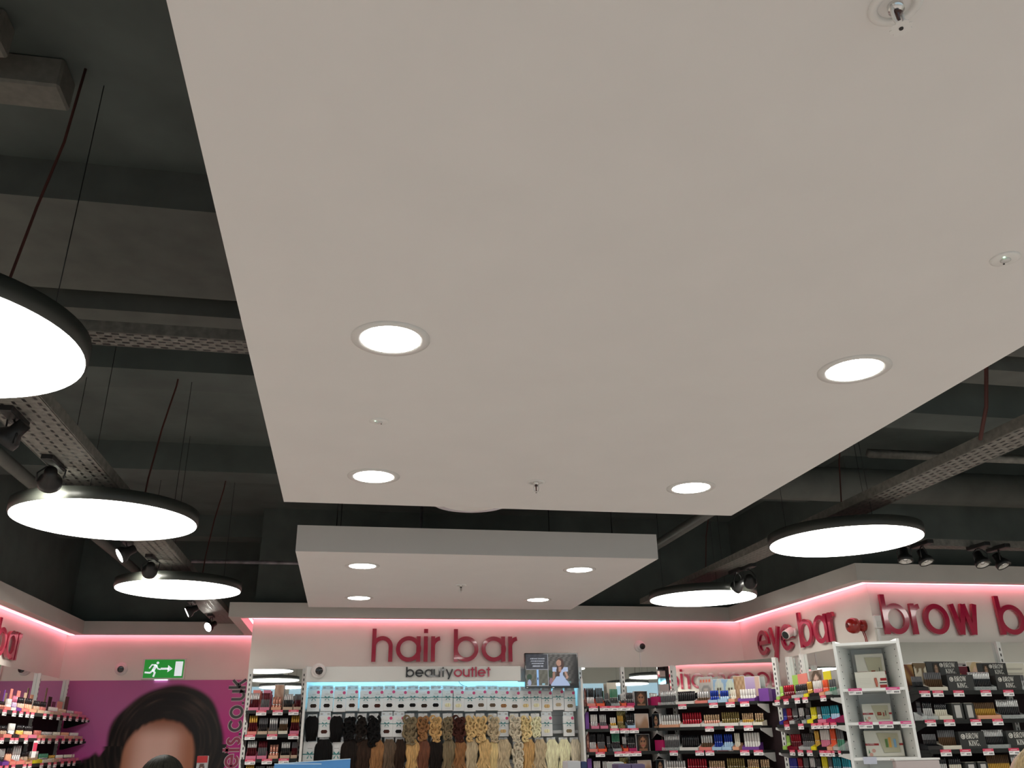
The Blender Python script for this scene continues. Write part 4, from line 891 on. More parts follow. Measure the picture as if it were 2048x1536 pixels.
for u, c, sx, sz, bun, lab in [(625, 'black', .95, 1.0, 0, 'smooth black hairpiece at the left end of the second row'), (674, 'black', .95, 1.05, 0, 'flat black hairpiece right of the first white box, second row'), (700, 'black', 1.1, .98, 1, 'round black curly hairpiece in the second row'),
                              (724, 'blackbrown', 1., .92, 1, 'black-brown curly hairpiece with a lighter crown, second row'), (748, 'black', 1.2, 1.18, 1, 'largest black curly hairpiece of the second row'), (820, 'ashbrown', 1.2, 1.1, 1, 'dark ash brown curly hairpiece, second row'),
                              (846, 'copper', 1.05, 1.0, 1, 'copper curly hairpiece, second row'), (871, 'honey', 1.05, 1., 1, 'honey curly hairpiece, second row'), (895, 'ashbrown', 1., .98, 1, 'ash brown rolled hairpiece, second row'), (917, 'darkauburn', 1.15, 1.02, 1, 'dark auburn bun, second row'),
                              (940, 'golden', 1., 1., 1, 'first golden curly hairpiece after the auburn bun, second row'), (961, 'golden', 1.1, 1.08, 1, 'fullest golden curly hairpiece, second row'), (986, 'ash', 1.05, 1.02, 1, 'ash blond curly hairpiece left of a white box, second row'),
                              (1029, 'silver', 1.05, 1.02, 1, 'silvery ash curly hairpiece, second row'), (1050, 'blonde', 1.05, 1.02, 1, 'blonde curly hairpiece, second row'), (1071, 'platinum', .9, .9, 1, 'platinum swirl hairpiece, second row')]:
    hairpiece(u, 1432 if bun else 1434, random.choice(BUNS) if bun else CAPS[0], c, lab, 'curly hairpieces in the second row', sx, sz)
WEFT = [weft_mesh(.145, .47, 3 + i, w) for i, w in enumerate((.3, 1.0, 1.6, 2.2))]
for u, c, k, sx, lab in [(648, 'black', 0, 1.15, 'straight jet black length between the two long boxes'), (700, 'blackbrown', 0, 1.15, 'black-brown straight length right of the second long box'), (727, 'darkbrown', 1, 1.1, 'dark brown length left of the copper one'), (754, 'copper', 1, 1., 'copper wavy length'),
                         (778.5, 'brown', 2, .95, 'brown length with a loop of wave, right of the copper one'), (800, 'darkbrown', 2, .8, 'narrow dark brown length left of the honey one'), (825, 'honey', 2, .95, 'honey blonde wavy length'), (847, 'auburn', 1, .9, 'auburn length between honey and near-black ones'),
                         (871, 'blackbrown', 1, 1.0, 'near-black length between auburn and olive ones'), (897, 'ashbrown', 2, .95, 'olive ash brown wavy length'), (920, 'copper', 3, .9, 'light copper brown wavy length'), (942, 'ash', 2, .9, 'soft ash wavy length'), (969, 'golden', 3, .95, 'golden wavy length in the middle of the blondes'),
                         (987, 'blonde', 1, .6, 'thin pale blonde length'), (1007, 'ash', 3, 1.05, 'wide ash wavy length left of the silver curls'), (1056, 'honey', 2, .9, 'honey length right of the silver curls'), (1079, 'ash', 3, .95, 'ash blonde wavy length left of the platinum pair'), (1103, 'platinum', 1, .95, 'left platinum length of the pair'),
                         (1127, 'platinum', 2, .9, 'right platinum length of the pair'), (1149, 'silver', 2, .8, 'silvery blonde length at the right end of the third row')]:
    hairpiece(u, 1480, WEFT[k], c, lab + (', third row' if 'third' not in lab and len(lab.split()) < 12 else ''), 'long hair lengths in the third row', sx, 1.)
hairpiece(1035, 1482, BUNS[2], 'silver', 'silver curly cluster among the blonde lengths, third row', 'long hair lengths in the third row', 1., 1.15)

# ---- television
q0 = on_y(1049, 1306, 9.93); q1 = on_y(1158, 1376, 9.93)
tv = empty('television', (q0.x, 9.93, q1.z), -.02, label='black wall television showing a woman and a brick wall', cat='television')
TW, TH = q1.x - q0.x, q0.z - q1.z
MB().bbox(0, TW, -.0, .05, 0, TH, .004).build('casing', BLKG, tv)
MB().box(TW * .3, TW * .7, .05, .44, TH * .78, TH * .9).build('wall_bracket', DKM, tv)
def tv_print(u, v):
    br = mix((.035, .033, .032), (.13, .12, .11), .5 + .5 * math.sin(u * 61 + 3 * math.sin(int(v * 22) * 2.1)) * math.sin(v * 69))
    if u < .42:
        if abs(v - .51) < .008: return (.35, .36, .40)
        if v > .51:
            c = mix(br, (.03, .035, .05), .75)
            for k, zz in enumerate((.86, .78, .70, .62)):
                if abs(v - zz) < .017 and .09 + .01 * k < u < .37 - .012 * k and math.sin(u * 210 + k) > -.55: return (.42, .44, .50)
            return c
        if .20 < u < .245: return (.02, .03, .09) if .19 < v < .27 and .215 < u < .235 else (.28, .48, .80)
        if ((u - .06) / .035) ** 2 + ((v - .1) / .1) ** 2 < 1: return (.30, .33, .46)
        if ((u - .06) / .05) ** 2 + ((v - .28) / .09) ** 2 < 1: return (.03, .06, .04)
        if .3 < u < .36 and .02 < v < .09: return (.25, .42, .48)
        if v < .03: return (.35, .34, .33)
        return mix(br, (.16, .16, .11), .35)
    if u < .43: return (.35, .36, .40)
    cx = .66
    if ((u - .64) / .05) ** 2 + ((v - .72) / .10) ** 2 < 1: return (.40, .22, .16)
    hair = ((u - .665) / .075) ** 2 + ((v - .68) / .20) ** 2 < 1 or (abs(u - .625 - (v - .5) * .06) < .035 and .3 < v < .7)
    if abs(u - .66) < .028 and v < .6 and v > .44: return (.36, .2, .15)
    if hair: return (.06, .03, .025)
    if v < .56 and abs(u - cx) < .085 + .10 * sstep(.3, 0, v) - .03 * sstep(.25, .35, v) * sstep(.5, .4, v) + .05 * sstep(.4, .5, v): return (.36, .44, .62) if v < .42 or abs(u - cx) > .02 else (.36, .2, .15)
    if .44 < v < .58 and abs(u - cx) < .15: return (.42, .50, .68)
    if abs(u - .54 + (.4 - v) * .05) < .022 and v < .45: return (.30, .16, .12)
    if abs(u - .80 + abs(v - .28) * .25) < .022 and .22 < v < .46: return (.42, .25, .19)
    if ((u - .485) / .04) ** 2 + ((v - .14) / .11) ** 2 < 1: return (.25, .14, .17)
    if ((u - .47) / .05) ** 2 + ((v - .38) / .12) ** 2 < 1: return (.03, .05, .03)
    if .81 < u < .87 and .08 < v < .14: return (.13, .2, .19)
    if v < .07: return (.02, .02, .02)
    return mix(br, (.02, .02, .02), sstep(.8, 1, u))
grid_print('screen', TW * .955, TH * .90, 110, 66, tv_print, print_mat('screen_print', emit=.42, rough=.15), tv, (TW * .0225, -.0012, TH * .065))
MB().box(TW * .5, TW * .535, -.001, .0, TH * .012, TH * .03).build('logo_badge', CHROME, tv)
MB().box(TW * .02, TW * .05, -.001, .0, TH * .015, TH * .03).build('energy_sticker', TAGW, tv)

# ---- dome cameras
def dome(p, nrm, aim, label, size=.05):
    r = empty('security_camera', p, label=label, cat='security camera', group='white turret security cameras')
    q = Vector((0, 0, 1)).rotation_difference(Vector(nrm)).to_matrix().to_4x4()
    MB().lathe([(size, 0), (size, size * .25), (size * .9, size * .4), (size * .55, size * .5)], 28, M=q).build('base_ring', WPLA, r)
    c = Vector(nrm) * size * .62; mb = MB(); ellipsoid(mb, c, (size * .72,) * 3, 22, 14); mb.build('ball', WPLA, r)
    qa = Matrix.Translation(c) @ Vector((0, 0, 1)).rotation_difference(Vector(aim).normalized()).to_matrix().to_4x4()
    MB().lathe([(size * .50, size * .50), (size * .50, size * .74), (size * .44, size * .77), (0, size * .77)], 22, M=qa, cap0=False, cap1=False).build('lens_window', BLKG, r)
p = on_y(243, 1338, Y_POST); dome(p, (0, -1, 0), (.25, -1, -.2), 'security camera beside the green exit sign', .078)
p = on_y(637, 1342, 9.918); dome((p.x, 9.918, p.z), (0, -1, 0), (.2, -1, -.1), 'security camera on the left end of the white header board', .08)
p = on_y(1279, 1293, Y_HAIR); dome(p, (0, -1, 0), (.2, -1, -.15), 'security camera on the wall right of the television', .07)
MB().bbox(p.x - .008, p.x + .008, Y_HAIR - .008, Y_HAIR - .0005, 2.39, p.z - .05, .002).build('cable_trunking', WPLA, label='thin white trunking below the camera right of the television', cat='trunking')
p = on_x(1596, 1264, X_EYE); r = empty('security_camera', (X_EYE - .035, p.y, p.z), label='white bullet security camera in front of the eye bar letters', cat='security camera')
MB().lathe([(.045, 0), (.045, .03), (.03, .05)], 18, M=Matrix.Rotation(-math.pi / 2, 4, 'Y')).build('base', WPLA, r)
qa = Matrix.Translation((-.06, 0, 0)) @ Vector((0, 0, 1)).rotation_difference(Vector((-.75, -.35, -.35)).normalized()).to_matrix().to_4x4()
MB().lathe([(.035, -.05), (.048, -.03), (.048, .09), (.045, .10)], 22, M=qa).build('barrel', WPLA, r); MB().lathe([(.041, .1005), (.041, .103)], 22, M=qa).build('lens_window', BLKG, r)
MB().bbox(X_EYE - .008, X_EYE - .0005, p.y + .0, p.y + .016, 2.39, p.z - .05, .002).build('cable_trunking', WPLA, label='thin white trunking below the eye bar camera', cat='trunking')

# ---- exit sign
a = on_y(292, 1320, Y_POST); b_ = on_y(366, 1356, Y_POST); EW, EH = b_.x - a.x, a.z - b_.z
ex = empty('exit_sign', (a.x, Y_POST - .045, b_.z), label='green lit exit sign with running figure, arrow and door', cat='exit sign')
MB().bbox(-.02, EW + .02, .006, .045, -.02, EH + .02, .004).build('housing', WPLA, ex)
MB().box(0, EW, 0, .006, 0, EH).build('green_panel', mat('exit_green', srgb(24, 150, 60), .3, emit=.22, ecol=srgb(10, 140, 40)), ex)
EXW = mat('exit_white', (.8, .9, .85), .3, emit=.25, ecol=(.75, .88, .95))
man = MB(); S = lambda pts: [(x * EW, z * EH) for x, z in pts]
man.poly([(EW * (.33 + .035 * math.cos(i * .5236)), EH * (.82 + .075 * math.sin(i * .5236))) for i in range(12)], -.002, 0)
man.stroke(S([(.30, .72), (.235, .40)]), EW * .075, -.002, 0); man.stroke(S([(.29, .70), (.19, .72), (.13, .52)]), EW * .032, -.002, 0); man.stroke(S([(.30, .68), (.35, .50), (.42, .46)]), EW * .032, -.002, 0)
man.stroke(S([(.235, .42), (.165, .28), (.03, .30)]), EW * .045, -.002, 0); man.stroke(S([(.235, .42), (.285, .28), (.26, .06)]), EW * .045, -.002, 0)
man.build('running_figure', EXW, ex)
ar = MB().stroke(S([(.42, .5), (.62, .5)]), EH * .11, -.002, 0); ar.poly(S([(.60, .30), (.72, .5), (.60, .70)]), -.002, 0); ar.build('arrow', EXW, ex)
MB().box(EW * .78, EW * .97, -.002, 0, EH * .1, EH * .9).build('door_symbol', EXW, ex)
MB().box(EW * .3, EW * .62, .01, .03, -.028, -.021).build('lamp_lens', mat('exit_lamp', (.9, 1, 1), .3, emit=1.6, ecol=(.8, .95, 1.)), ex)

# ---- poster
PW, PH, PX0, PZ0 = 2.44, 2.185, -3.53, .20
def P2(u, v):
    p = on_y(u, v, Y_POST); return ((p.x - PX0) / PW, (p.z - PZ0) / PH)
ctr = P2(318, 1512); rgt = P2(392, 1512)[0] - ctr[0]; upv = P2(320, 1437)[1] - ctr[1]
hc = P2(330, 1490); hr = P2(448, 1490)[0] - hc[0]; hu = P2(335, 1366)[1] - hc[1]
def vn(x, y):
    i, j = math.floor(x), math.floor(y); fx, fy = x - i, y - j
    h = lambda a, b: (math.sin(a * 127.1 + b * 311.7) * 43758.5453) % 1
    fx, fy = fx * fx * (3 - 2 * fx), fy * fy * (3 - 2 * fy)
    return (h(i, j) * (1 - fx) + h(i + 1, j) * fx) * (1 - fy) + (h(i, j + 1) * (1 - fx) + h(i + 1, j + 1) * fx) * fy
def poster(u, v):
    bg = mix(srgb(176, 104, 156), srgb(196, 84, 158), sstep(.3, 1, u)); bg = mix(srgb(190, 40, 140), bg, sstep(.45, .95, v + .15 * math.sin(u * 5)))
    dx, dy = u - hc[0], v - hc[1]
    ang = math.atan2(dy, dx); nz = vn(ang * 2.2, 3.1) * .10
    d = math.hypot(dx / hr, dy / hu)
    out = max(0, -dx / hr - .85); top_ = hc[1] + .015 - .16 * out + .035 * (vn(u * 40, 2.) - .5)
    sw = sstep(0, .03, top_ - v) * sstep(2.0, 1.3, -dx / hr + .5 * (vn(v * 60, u * 6) - .5)) if dx < 0 else 0
    c = bg
    k = sstep(1.04, .95, d - nz + .06)
    if dy < 0 and dx > 0 and dx < hr * (1.0 + .12 * vn(v * 14, 5)): k = 1
    k = max(k, sw)
    st = vn(d * 30 + ang * .8, ang * 2.2 + d); hair = mix((.004, .004, .004), (.07, .05, .035), st * st * st * sstep(.3, 1, d))
    c = mix(c, hair, k)
    fx, fy = (u - ctr[0]) / rgt, (v - ctr[1]) / upv
    fd = fx * fx + (fy * fy if fy > 0 else 0) + .10 * (vn(u * 60, v * 8) - .5)
    if fy > -8:
        face = mix(srgb(222, 190, 174), srgb(168, 116, 88), sstep(.2, .95, abs(fx + .1)) ); face = mix(face, srgb(140, 92, 66), sstep(.4, 1, fy))
        c = mix(c, face, sstep(1.05, .8, fd))
    for ex in (-.42, .36):                       # brows, eyes and mouth lie below the picture's lower edge
        if abs(fx - ex) < .24 and abs(fy + 1.02 + .5 * (fx - ex) ** 2) < .045: c = (.03, .02, .015)
        e2 = ((fx - ex) / .2) ** 2 + ((fy + 1.3) / .12) ** 2
        if e2 < 1: c = (.5, .46, .43) if e2 > .35 or abs(fx - ex) > .1 else (.02, .015, .01)
    m2 = ((fx + .03) / .3) ** 2 + ((fy + 2.75) / .16) ** 2
    if m2 < 1: c = srgb(170, 60, 80)
    return c
pf = empty('portrait_poster', (PX0, Y_POST - .015, PZ0), label='magenta wall poster of a dark-haired woman\'s face', cat='poster')
MB().box(0, PW, .002, .012, 0, PH).build('poster_board', mat('poster_edge', srgb(150, 60, 120), .5), pf)
grid_print('printed_face', PW, PH, 260, 230, poster, print_mat('poster_print'), pf, (0, .001, 0))
k0 = on_y(479, 1527, Y_POST); k1 = on_y(486, 1361, Y_POST)
OUTL = mat('print_offwhite', (.60, .52, .56), .5); PRED = mat('print_plum', srgb(150, 28, 80), .4); PBLK = mat('print_black', (.012, .01, .012), .4)
txt = 'ets.co.uk'; xh = .165
for nm, tk, yy, ms in (('outline', .29, .013, [OUTL] * 9), ('fill', .19, .0145, [PRED] * 3 + [PBLK] * 6)):
    st_root = empty('poster_lettering', (-1.26, Y_POST - yy - .003, 1.335), label='x', cat='lettering'); st_root.rotation_euler = (0, -math.pi / 2, 0)
    wl = word_width(txt, .165, .14); kk = 1.06 / (wl * xh); x = 0
    for i, ch in enumerate(txt):
        stx, w = glyph(ch, .165); mb = MB()
        for pts, cl_ in stx: mb.stroke([(q[0] * xh * kk, q[1] * xh) for q in pts], tk * xh, -.001, 0., closed=cl_)
        mb.build('letter_' + ('stop' if ch == '.' else ch), ms[i], st_root, (x * xh * kk, 0, 0)); x += w + .14
    if nm == 'outline': outline_root = st_root
    else:
        for ch in list(st_root.children): ch.parent = outline_root; ch.location = (ch.location.x, -(yy - .013), ch.location.z)
        bpy.data.objects.remove(st_root)
outline_root['label'] = 'vertical web address lettering in plum and black on the poster'

# ---- alarm sounder and detector on the brow corner
p = on_y(1719, 1253, 7.47)
p = Vector((X_EYE + .02, Y_BROW, p.z)) if p.x < X_EYE else p
r = empty('alarm_sounder', (X_EYE, 7.66, 2.565), label='red fire alarm sounder at the corner of the brow wall', cat='alarm')
q = Matrix.Rotation(-math.pi / 2, 4, 'Y')
MB().lathe([(.055, 0), (.055, .03), (.05, .045), (.035, .05), (.035, .07)], 26, M=q).build('base', REDP, r)
MB().lathe([(.05, .07), (.072, .085), (.075, .13), (.06, .165), (.03, .18), (0, .182)], 28, M=q, cap1=False).build('bell_dome', REDP, r)
MB().lathe([(.02, .182), (.02, .188), (0, .188)], 12, M=q, cap1=False).build('centre_boss', mat('dark_red', (.12, .01, .01), .4), r)
for s in (-1, 1): MB().tube([(-.02, s * .012, -.05), (-.012, s * .012 - .01, -.12), (-.01, s * .012 - .01, -.19)], .005, 6).build('cable', REDP, r)
r = empty('motion_detector', (5.0 - .02, Y_BROW, 2.55), label='small white motion detector left of the brow letters', cat='detector')
MB().bbox(-.035, .035, -.045, -.001, -.03, .09, .006).build('body', WPLA, r); MB().bbox(-.024, .024, -.05, -.045, -.02, .03, .002).build('lens', mat('pir_lens', (.55, .55, .52), .3), r)
MB().bbox(-.014, .014, -.012, -.001, -.165, -.03, .002).build('trunking', WPLA, r)

# ------------------------------------------------------------------ white display unit
c0 = on_z(1664, 1283.5, 2.2); c1 = on_z(1797, 1276.5, 2.2)
ang = math.atan2(c1.y - c0.y, c1.x - c0.x); UW = (Vector((c1.x, c1.y)) - Vector((c0.x, c0.y))).length; UD = .40
un = empty('display_unit', (c0.x, c0.y, 0), ang, label='tall white open shelving unit holding gift boxes before the eye bar', cat='shelving unit')
UWM = mat('white_melamine', (.80, .82, .80), .4)
IN = UW * .22                                    # the sides splay: the back is narrower than the front
def plan(pts, z0, z1):
    n = len(pts); return MB().add([(x, y, z0) for x, y in pts] + [(x, y, z1) for x, y in pts], [tuple(range(n - 1, -1, -1)), tuple(range(n, 2 * n))] + [(i, (i + 1) % n, (i + 1) % n + n, i + n) for i in range(n)])
plan([(0, 0), (.018, 0), (IN + .018, UD), (IN, UD)], 0, 2.2).build('side_panel', UWM, un); plan([(UW - .018, 0), (UW, 0), (UW - IN, UD), (UW - IN - .018, UD)], 0, 2.2).build('side_panel', UWM, un)
def deck(y0, y1, z0, z1):
    f0, f1 = IN * y0 / UD + .0185, IN * y1 / UD + .0185; return plan([(f0, y0), (UW - f0, y0), (UW - f1, y1), (f1, y1)], z0, z1)
deck(.008, UD, 2.17, 2.188).build('top_board', UWM, un); deck(UD - .012, UD, 0, 2.17).build('back_board', UWM, un); deck(.01, UD - .012, 0, .08).build('plinth', UWM, un)
UB = Bay('U', (c0.x, c0.y), (c1.x, c1.y), 'white unit'); US = []
for v in (1376, 1444, 1515):
    _, z = UB.px(1745, v, 0); US.append(z)
US.append(US[-1] - .3)
for k, z in enumerate(US):
    sh = deck(.004, UD - .012, z - .018, z).build('shelf', UWM, un)
    for u in {0: [1710, 1786], 1: [1720, 1760, 1803], 2: []}.get(k, []):
        s, _ = UB.px(u, 1380, 0); put('price_tag', tag_mesh(.088, .042, True), sh, (s, .0035, z + .002))
    if k == 2:
        s, _ = UB.px(1740, 1520, 0); MB().box(s - .042, s + .042, 0, .003, z - .04, z + .004).build('clear_ticket', mat('lilac_ticket', (.55, .58, .68), .2), sh)
holes = MB()
for sg in (-1, 1):
    for y in (.07, UD - .08):
        xi = IN * y / UD + .0185; x = xi if sg < 0 else UW - xi
        for i in range(24): holes.box(x - .0022, x + .0022, y - .004, y + .004, 1.1 + i * .045 - .003, 1.1 + i * .045 + .003)
holes.build('peg_hole', BLK, un, kind='stuff')
CREAM = mat('gift_cream', (.84, .82, .72), .45); BAND = mat('gift_red', srgb(170, 30, 30), .4)
CAPS_ = {'C': arc(.35, .5, .38, 50, 310, 12), 'L': [(.06, 1), (.06, .05), (.5, .05)], 'A': [(.0, 0), (.33, 1), (.66, 0)], 'R': [(.06, 0), (.06, .95)] + arc(.28, .72, .22, 90, -90, 8) + [(.2, .5), (.52, 0)], 'I': [(.06, 0), (.06, 1)], 'N': [(.06, 0), (.06, 1), (.54, 0), (.54, 1)], 'S': arc(.26, .74, .22, 30, 250, 8) + arc(.26, .26, .24, 80, -150, 8)}
def caps_text(root, txt, x, z, h, m):
    mb = MB()
    for ch in txt:
        mb.stroke([(x + p[0] * h, z + p[1] * h) for p in CAPS_[ch]], .14 * h, -.0022, -.001); x += (max(p[0] for p in CAPS_[ch]) + .28) * h
    mb.build('printed_words', m, root)
def gift(k, x0, x1, y0, label, kind, lean=.16, yb=.09):
    z = US[k] + .002; s0, _ = UB.px(x0, y0 + 30, -yb); s1, zt = UB.px(x1, y0, -yb); w = s1 - s0; h = max(.05, zt - z)
    pw = UB.world(s0, -yb, z); r = empty('gift_box', pw, ang, label=label, cat='gift box'); r.rotation_euler = (-lean, 0, ang)
    MB().bbox(0, w, 0, .04, 0, h, .003).build('carton', CREAM, r)
    if kind == 'plain':
        pl = MB()
        for i in range(4): pl.box(w * .12, w * .5, -.001, 0, h * (.3 + i * .1), h * (.31 + i * .1))
        pl.build('faint_print', mat('faint_print', (.60, .58, .48), .5), r)
        MB().tube([(w * .66, -.004, h * .1), (w * .66, -.004, h * .3), (w * .65, -.004, h * .5), (w * .65, -.004, h * .62)], [.006, .009, .01, .008], 8).build('bottle_picture', mat('pic_coral', srgb(200, 110, 90), .4), r)
        MB().box(w * .8, w * 1.0, -.001, 0, h * .45, h * .6).box(w * .76, w * .99, -.001, 0, h * .02, h * .22).build('red_panels', BAND, r); MB().box(w * .76, w * .99, -.002, 0, h * .30, h * .36).build('dark_line', BLK, r)
        return
    z0, z1 = (.40, .50) if kind == 'jar' else (.42, .50)
    MB().box(0, w * .36, -.0012, 0, h * z0, h * z1).build('red_band', BAND, r); MB().box(w * .88, w * 1.0, -.0012, 0, h * z0, h * z1).build('red_band', BAND, r)
    caps_text(r, 'CLARINS', w * .04, h * (z0 + .025), h * .055, TAGW)
    MB().poly([(w * .33, h * .9), (w * .90, h * .88), (w * .90, h * .16), (w * .48, h * .14)], -.008, -.001).build('pouch_picture', mat('pouch_beige', (.56, .54, .38), .5), r)
    if kind == 'jar':
        MB().lathe([(w * .07, 0), (w * .075, h * .08), (w * .07, h * .12), (w * .07, h * .17)], 14, M=Matrix.Translation((w * .57, -.010, h * .35)) @ Matrix.Diagonal((1, .2, 1, 1))).build('jar_picture', mat('pic_rust', srgb(150, 66, 40), .3), r)
        MB().box(w * .69, w * .74, -.011, -.008, h * .30, h * .50).build('tube_picture', mat('pic_rust', srgb(150, 66, 40), .3), r); MB().box(w * .78, w * .80, -.011, -.008, h * .33, h * .6).build('pencil_picture', BLK, r)
    else:
        for x, cc, hh in ((.57, srgb(90, 130, 60), .30), (.66, srgb(225, 170, 70), .36), (.79, srgb(130, 180, 215), .30)):
            MB().box(w * (x - .03), w * (x + .035), -.012, -.008, h * .34, h * (.36 + hh)).build('tube_picture', mat('pic_%d' % (x * 100), cc, .4), r)
    fl = MB()
    fl.lathe([(w * .05, 0), (w * .05, .002)], 14, M=Matrix.Translation((w * .2, -.0005, h * .22)) @ Matrix.Rotation(math.pi / 2, 4, 'X')); fl.lathe([(w * .05, 0), (w * .05, .0015)], 14, M=Matrix.Translation((w * .12, -.0005, h * .07)) @ Matrix.Rotation(math.pi / 2, 4, 'X'))
    fl.build('flower_picture', mat('pic_pinkflower', srgb(222, 170, 155), .5), r)
    MB().poly([(w * .05, h * .1), (w * .1, h * .14), (w * .07, h * .3)], -.0015, -.0002).build('leaf_picture', mat('pic_leaf', srgb(110, 150, 110), .5), r)
gift(0, 1713, 1765, 1306, 'cream gift box with a jar picture on the top shelf of the white unit', 'jar', .06, .27)
gift(0, 1713, 1770, 1342, 'plain back-turned cream gift box in front of another on the top shelf', 'plain', .04, .16)
gift(1, 1727, 1780, 1406, 'cream gift box with a jar picture on the middle shelf of the white unit', 'jar', .08, .24)
gift(2, 1731, 1801, 1460, 'larger cream gift box with three tube pictures on the lower shelf', 'tubes', .08, .20)

# ------------------------------------------------------------------ foreground units that just reach into the frame
def low_unit(name, x0, x1, y0, y1, z, label):
    r = empty(name, ((x0 + x1) / 2, (y0 + y1) / 2, 0), label=label, cat='display unit'); w, d = (x1 - x0) / 2, (y1 - y0) / 2
    MB().box(-w, w, -d, d, 0, .12).build('plinth', GONG, r); MB().box(-.02, .02, -d, d, .12, z - .03).build('spine', GONW, r)
    for zz in (.5, .85, z - .03): MB().box(-w, w, -d, d, zz, zz + .03).build('shelf', GONW, r)
    for sx in (-1, 1): MB().box(sx * w - .01, sx * w + .01, -d, d, .12, z - .03).build('end_panel', GONW, r)
    return r
low_unit('low_gondola', -.55, .45, 2.85, 3.75, 1.25, 'low white gondola below the blue cards, out of frame')
BLUE = mat('sky_blue_card', srgb(86, 150, 214), .3)
for (xa, ya, xb, yb), dd, lab in (((549, 1527, 643, 1527), 3.0, 'nearer sky blue card with pale top edge at the bottom edge'), ((565, 1526, 701, 1517), 3.22, 'farther slanted sky blue card at the bottom edge')):
    a = on_y(xa, ya, dd); b_ = on_y(xb, yb, dd + (.12 if dd > 3.1 else 0)); L = math.hypot(b_.x - a.x, b_.y - a.y)
    r = empty('blue_card', (a.x, a.y, 1.25), math.atan2(b_.y - a.y, b_.x - a.x), label=lab, cat='display card')
    MB().poly([(0, .0), (L, 0), (L, b_.z - 1.25), (0, a.z - 1.25)], 0, .004).build('card_board', BLUE, r); MB().poly([(0, a.z - 1.2525), (L, b_.z - 1.2525), (L, b_.z - 1.25), (0, a.z - 1.25)], -.001, .005).build('pale_edge', mat('pale_blue_edge', (.55, .72, .85), .3), r)
    if dd > 3.1: MB().box(L * .72, L * .95, -.0015, 0, b_.z - 1.25 - .075, b_.z - 1.25 - .048).build('printed_patch', mat('pale_blue_edge', (.55, .72, .85), .3), r)
a = on_y(395, 1512, 3.4); b_ = on_y(416, 1512, 3.4)
r = empty('carton', (a.x, 3.4, 1.25), label='small carton with red top and a face, at the bottom edge before the poster', cat='box'); w, h = b_.x - a.x, a.z - 1.25
MB().bbox(0, w, 0, .03, 0, h, .002).build('carton_body', mat('grey_carton', (.45, .43, .42), .5), r); MB().box(0, w, -.001, 0, h * .93, h).build('red_band', mat('gift_red', srgb(170, 30, 30), .4), r)
grid_print('printed_face', w * .9, h * .9, 14, 60, lambda u, v: face_print((.42, .40, .39), (.10, .06, .05), (.55, .38, .32))(u, v * 3 - 2.05) if v > .66 else (.42, .40, .39), print_mat('paper_print'), r, (w * .05, -.0012, h * .02))
low_unit('low_gondola', 1.35, 2.25, 4.9, 5.7, 1.2, 'low white gondola below the small boxes, out of frame')
for xa, xb, yt, dd, m2, lab in ((1135, 1161, 1523, 5.0, mat('pale_grey_box', (.55, .56, .58), .4), 'pale grey carton peeping over the bottom edge'), (1162, 1174, 1524, 5.02, mat('navy_box', (.02, .04, .12), .4), 'navy carton beside the pale grey one at the bottom edge'),
                               (1236, 1262, 1529, 5.0, mat('violet_box', (.10, .075, .17), .4), 'left violet carton at the bottom edge'), (1263, 1290, 1529, 5.0, mat('violet_box', (.10, .075, .17), .4), 'right violet carton at the bottom edge'),
                               (1225, 1248, 1525, 5.2, mat('pale_mint', (.5, .56, .54), .3), 'pale plastic pack behind the violet cartons')):
    a = on_y(xa, yt, dd); b_ = on_y(xb, yt, dd)
    r = empty('carton', (a.x, dd, 1.2), label=lab, cat='box'); w, h = b_.x - a.x, a.z - 1.2
    MB().bbox(0, w, 0, .12, 0, h, .003).build('carton_body', m2, r); MB().box(w * .1, w * .9, .01, .11, h, h + .002).build('lid_flap', m2, r); MB().box(w * .15, w * .85, -.001, 0, h * .3, h * .5).build('printed_label', TAGW, r)
pa = on_y(1790, 1521, 4.2); pb = on_y(1878, 1517, 4.2)
r = empty('sign_panel', (pa.x, 4.2, 0), .0, label='grey-pink notice panel with white edge beside the white unit', cat='sign'); w, h = pb.x - pa.x, pa.z
MB().bbox(0, w, 0, .03, .9, h, .004).build('board', mat('grey_pink_board', (.44, .38, .37), .45), r)
MB().box(-.004, w + .004, -.002, .034, h - .0005, h + .008).build('edge_trim', GONW, r); MB().box(w * .45, w * .55, .005, .025, .02, .9).build('post', GONG, r); MB().box(w * .1, w * .9, -.15, .2, 0, .02).build('foot_plate', GONG, r)

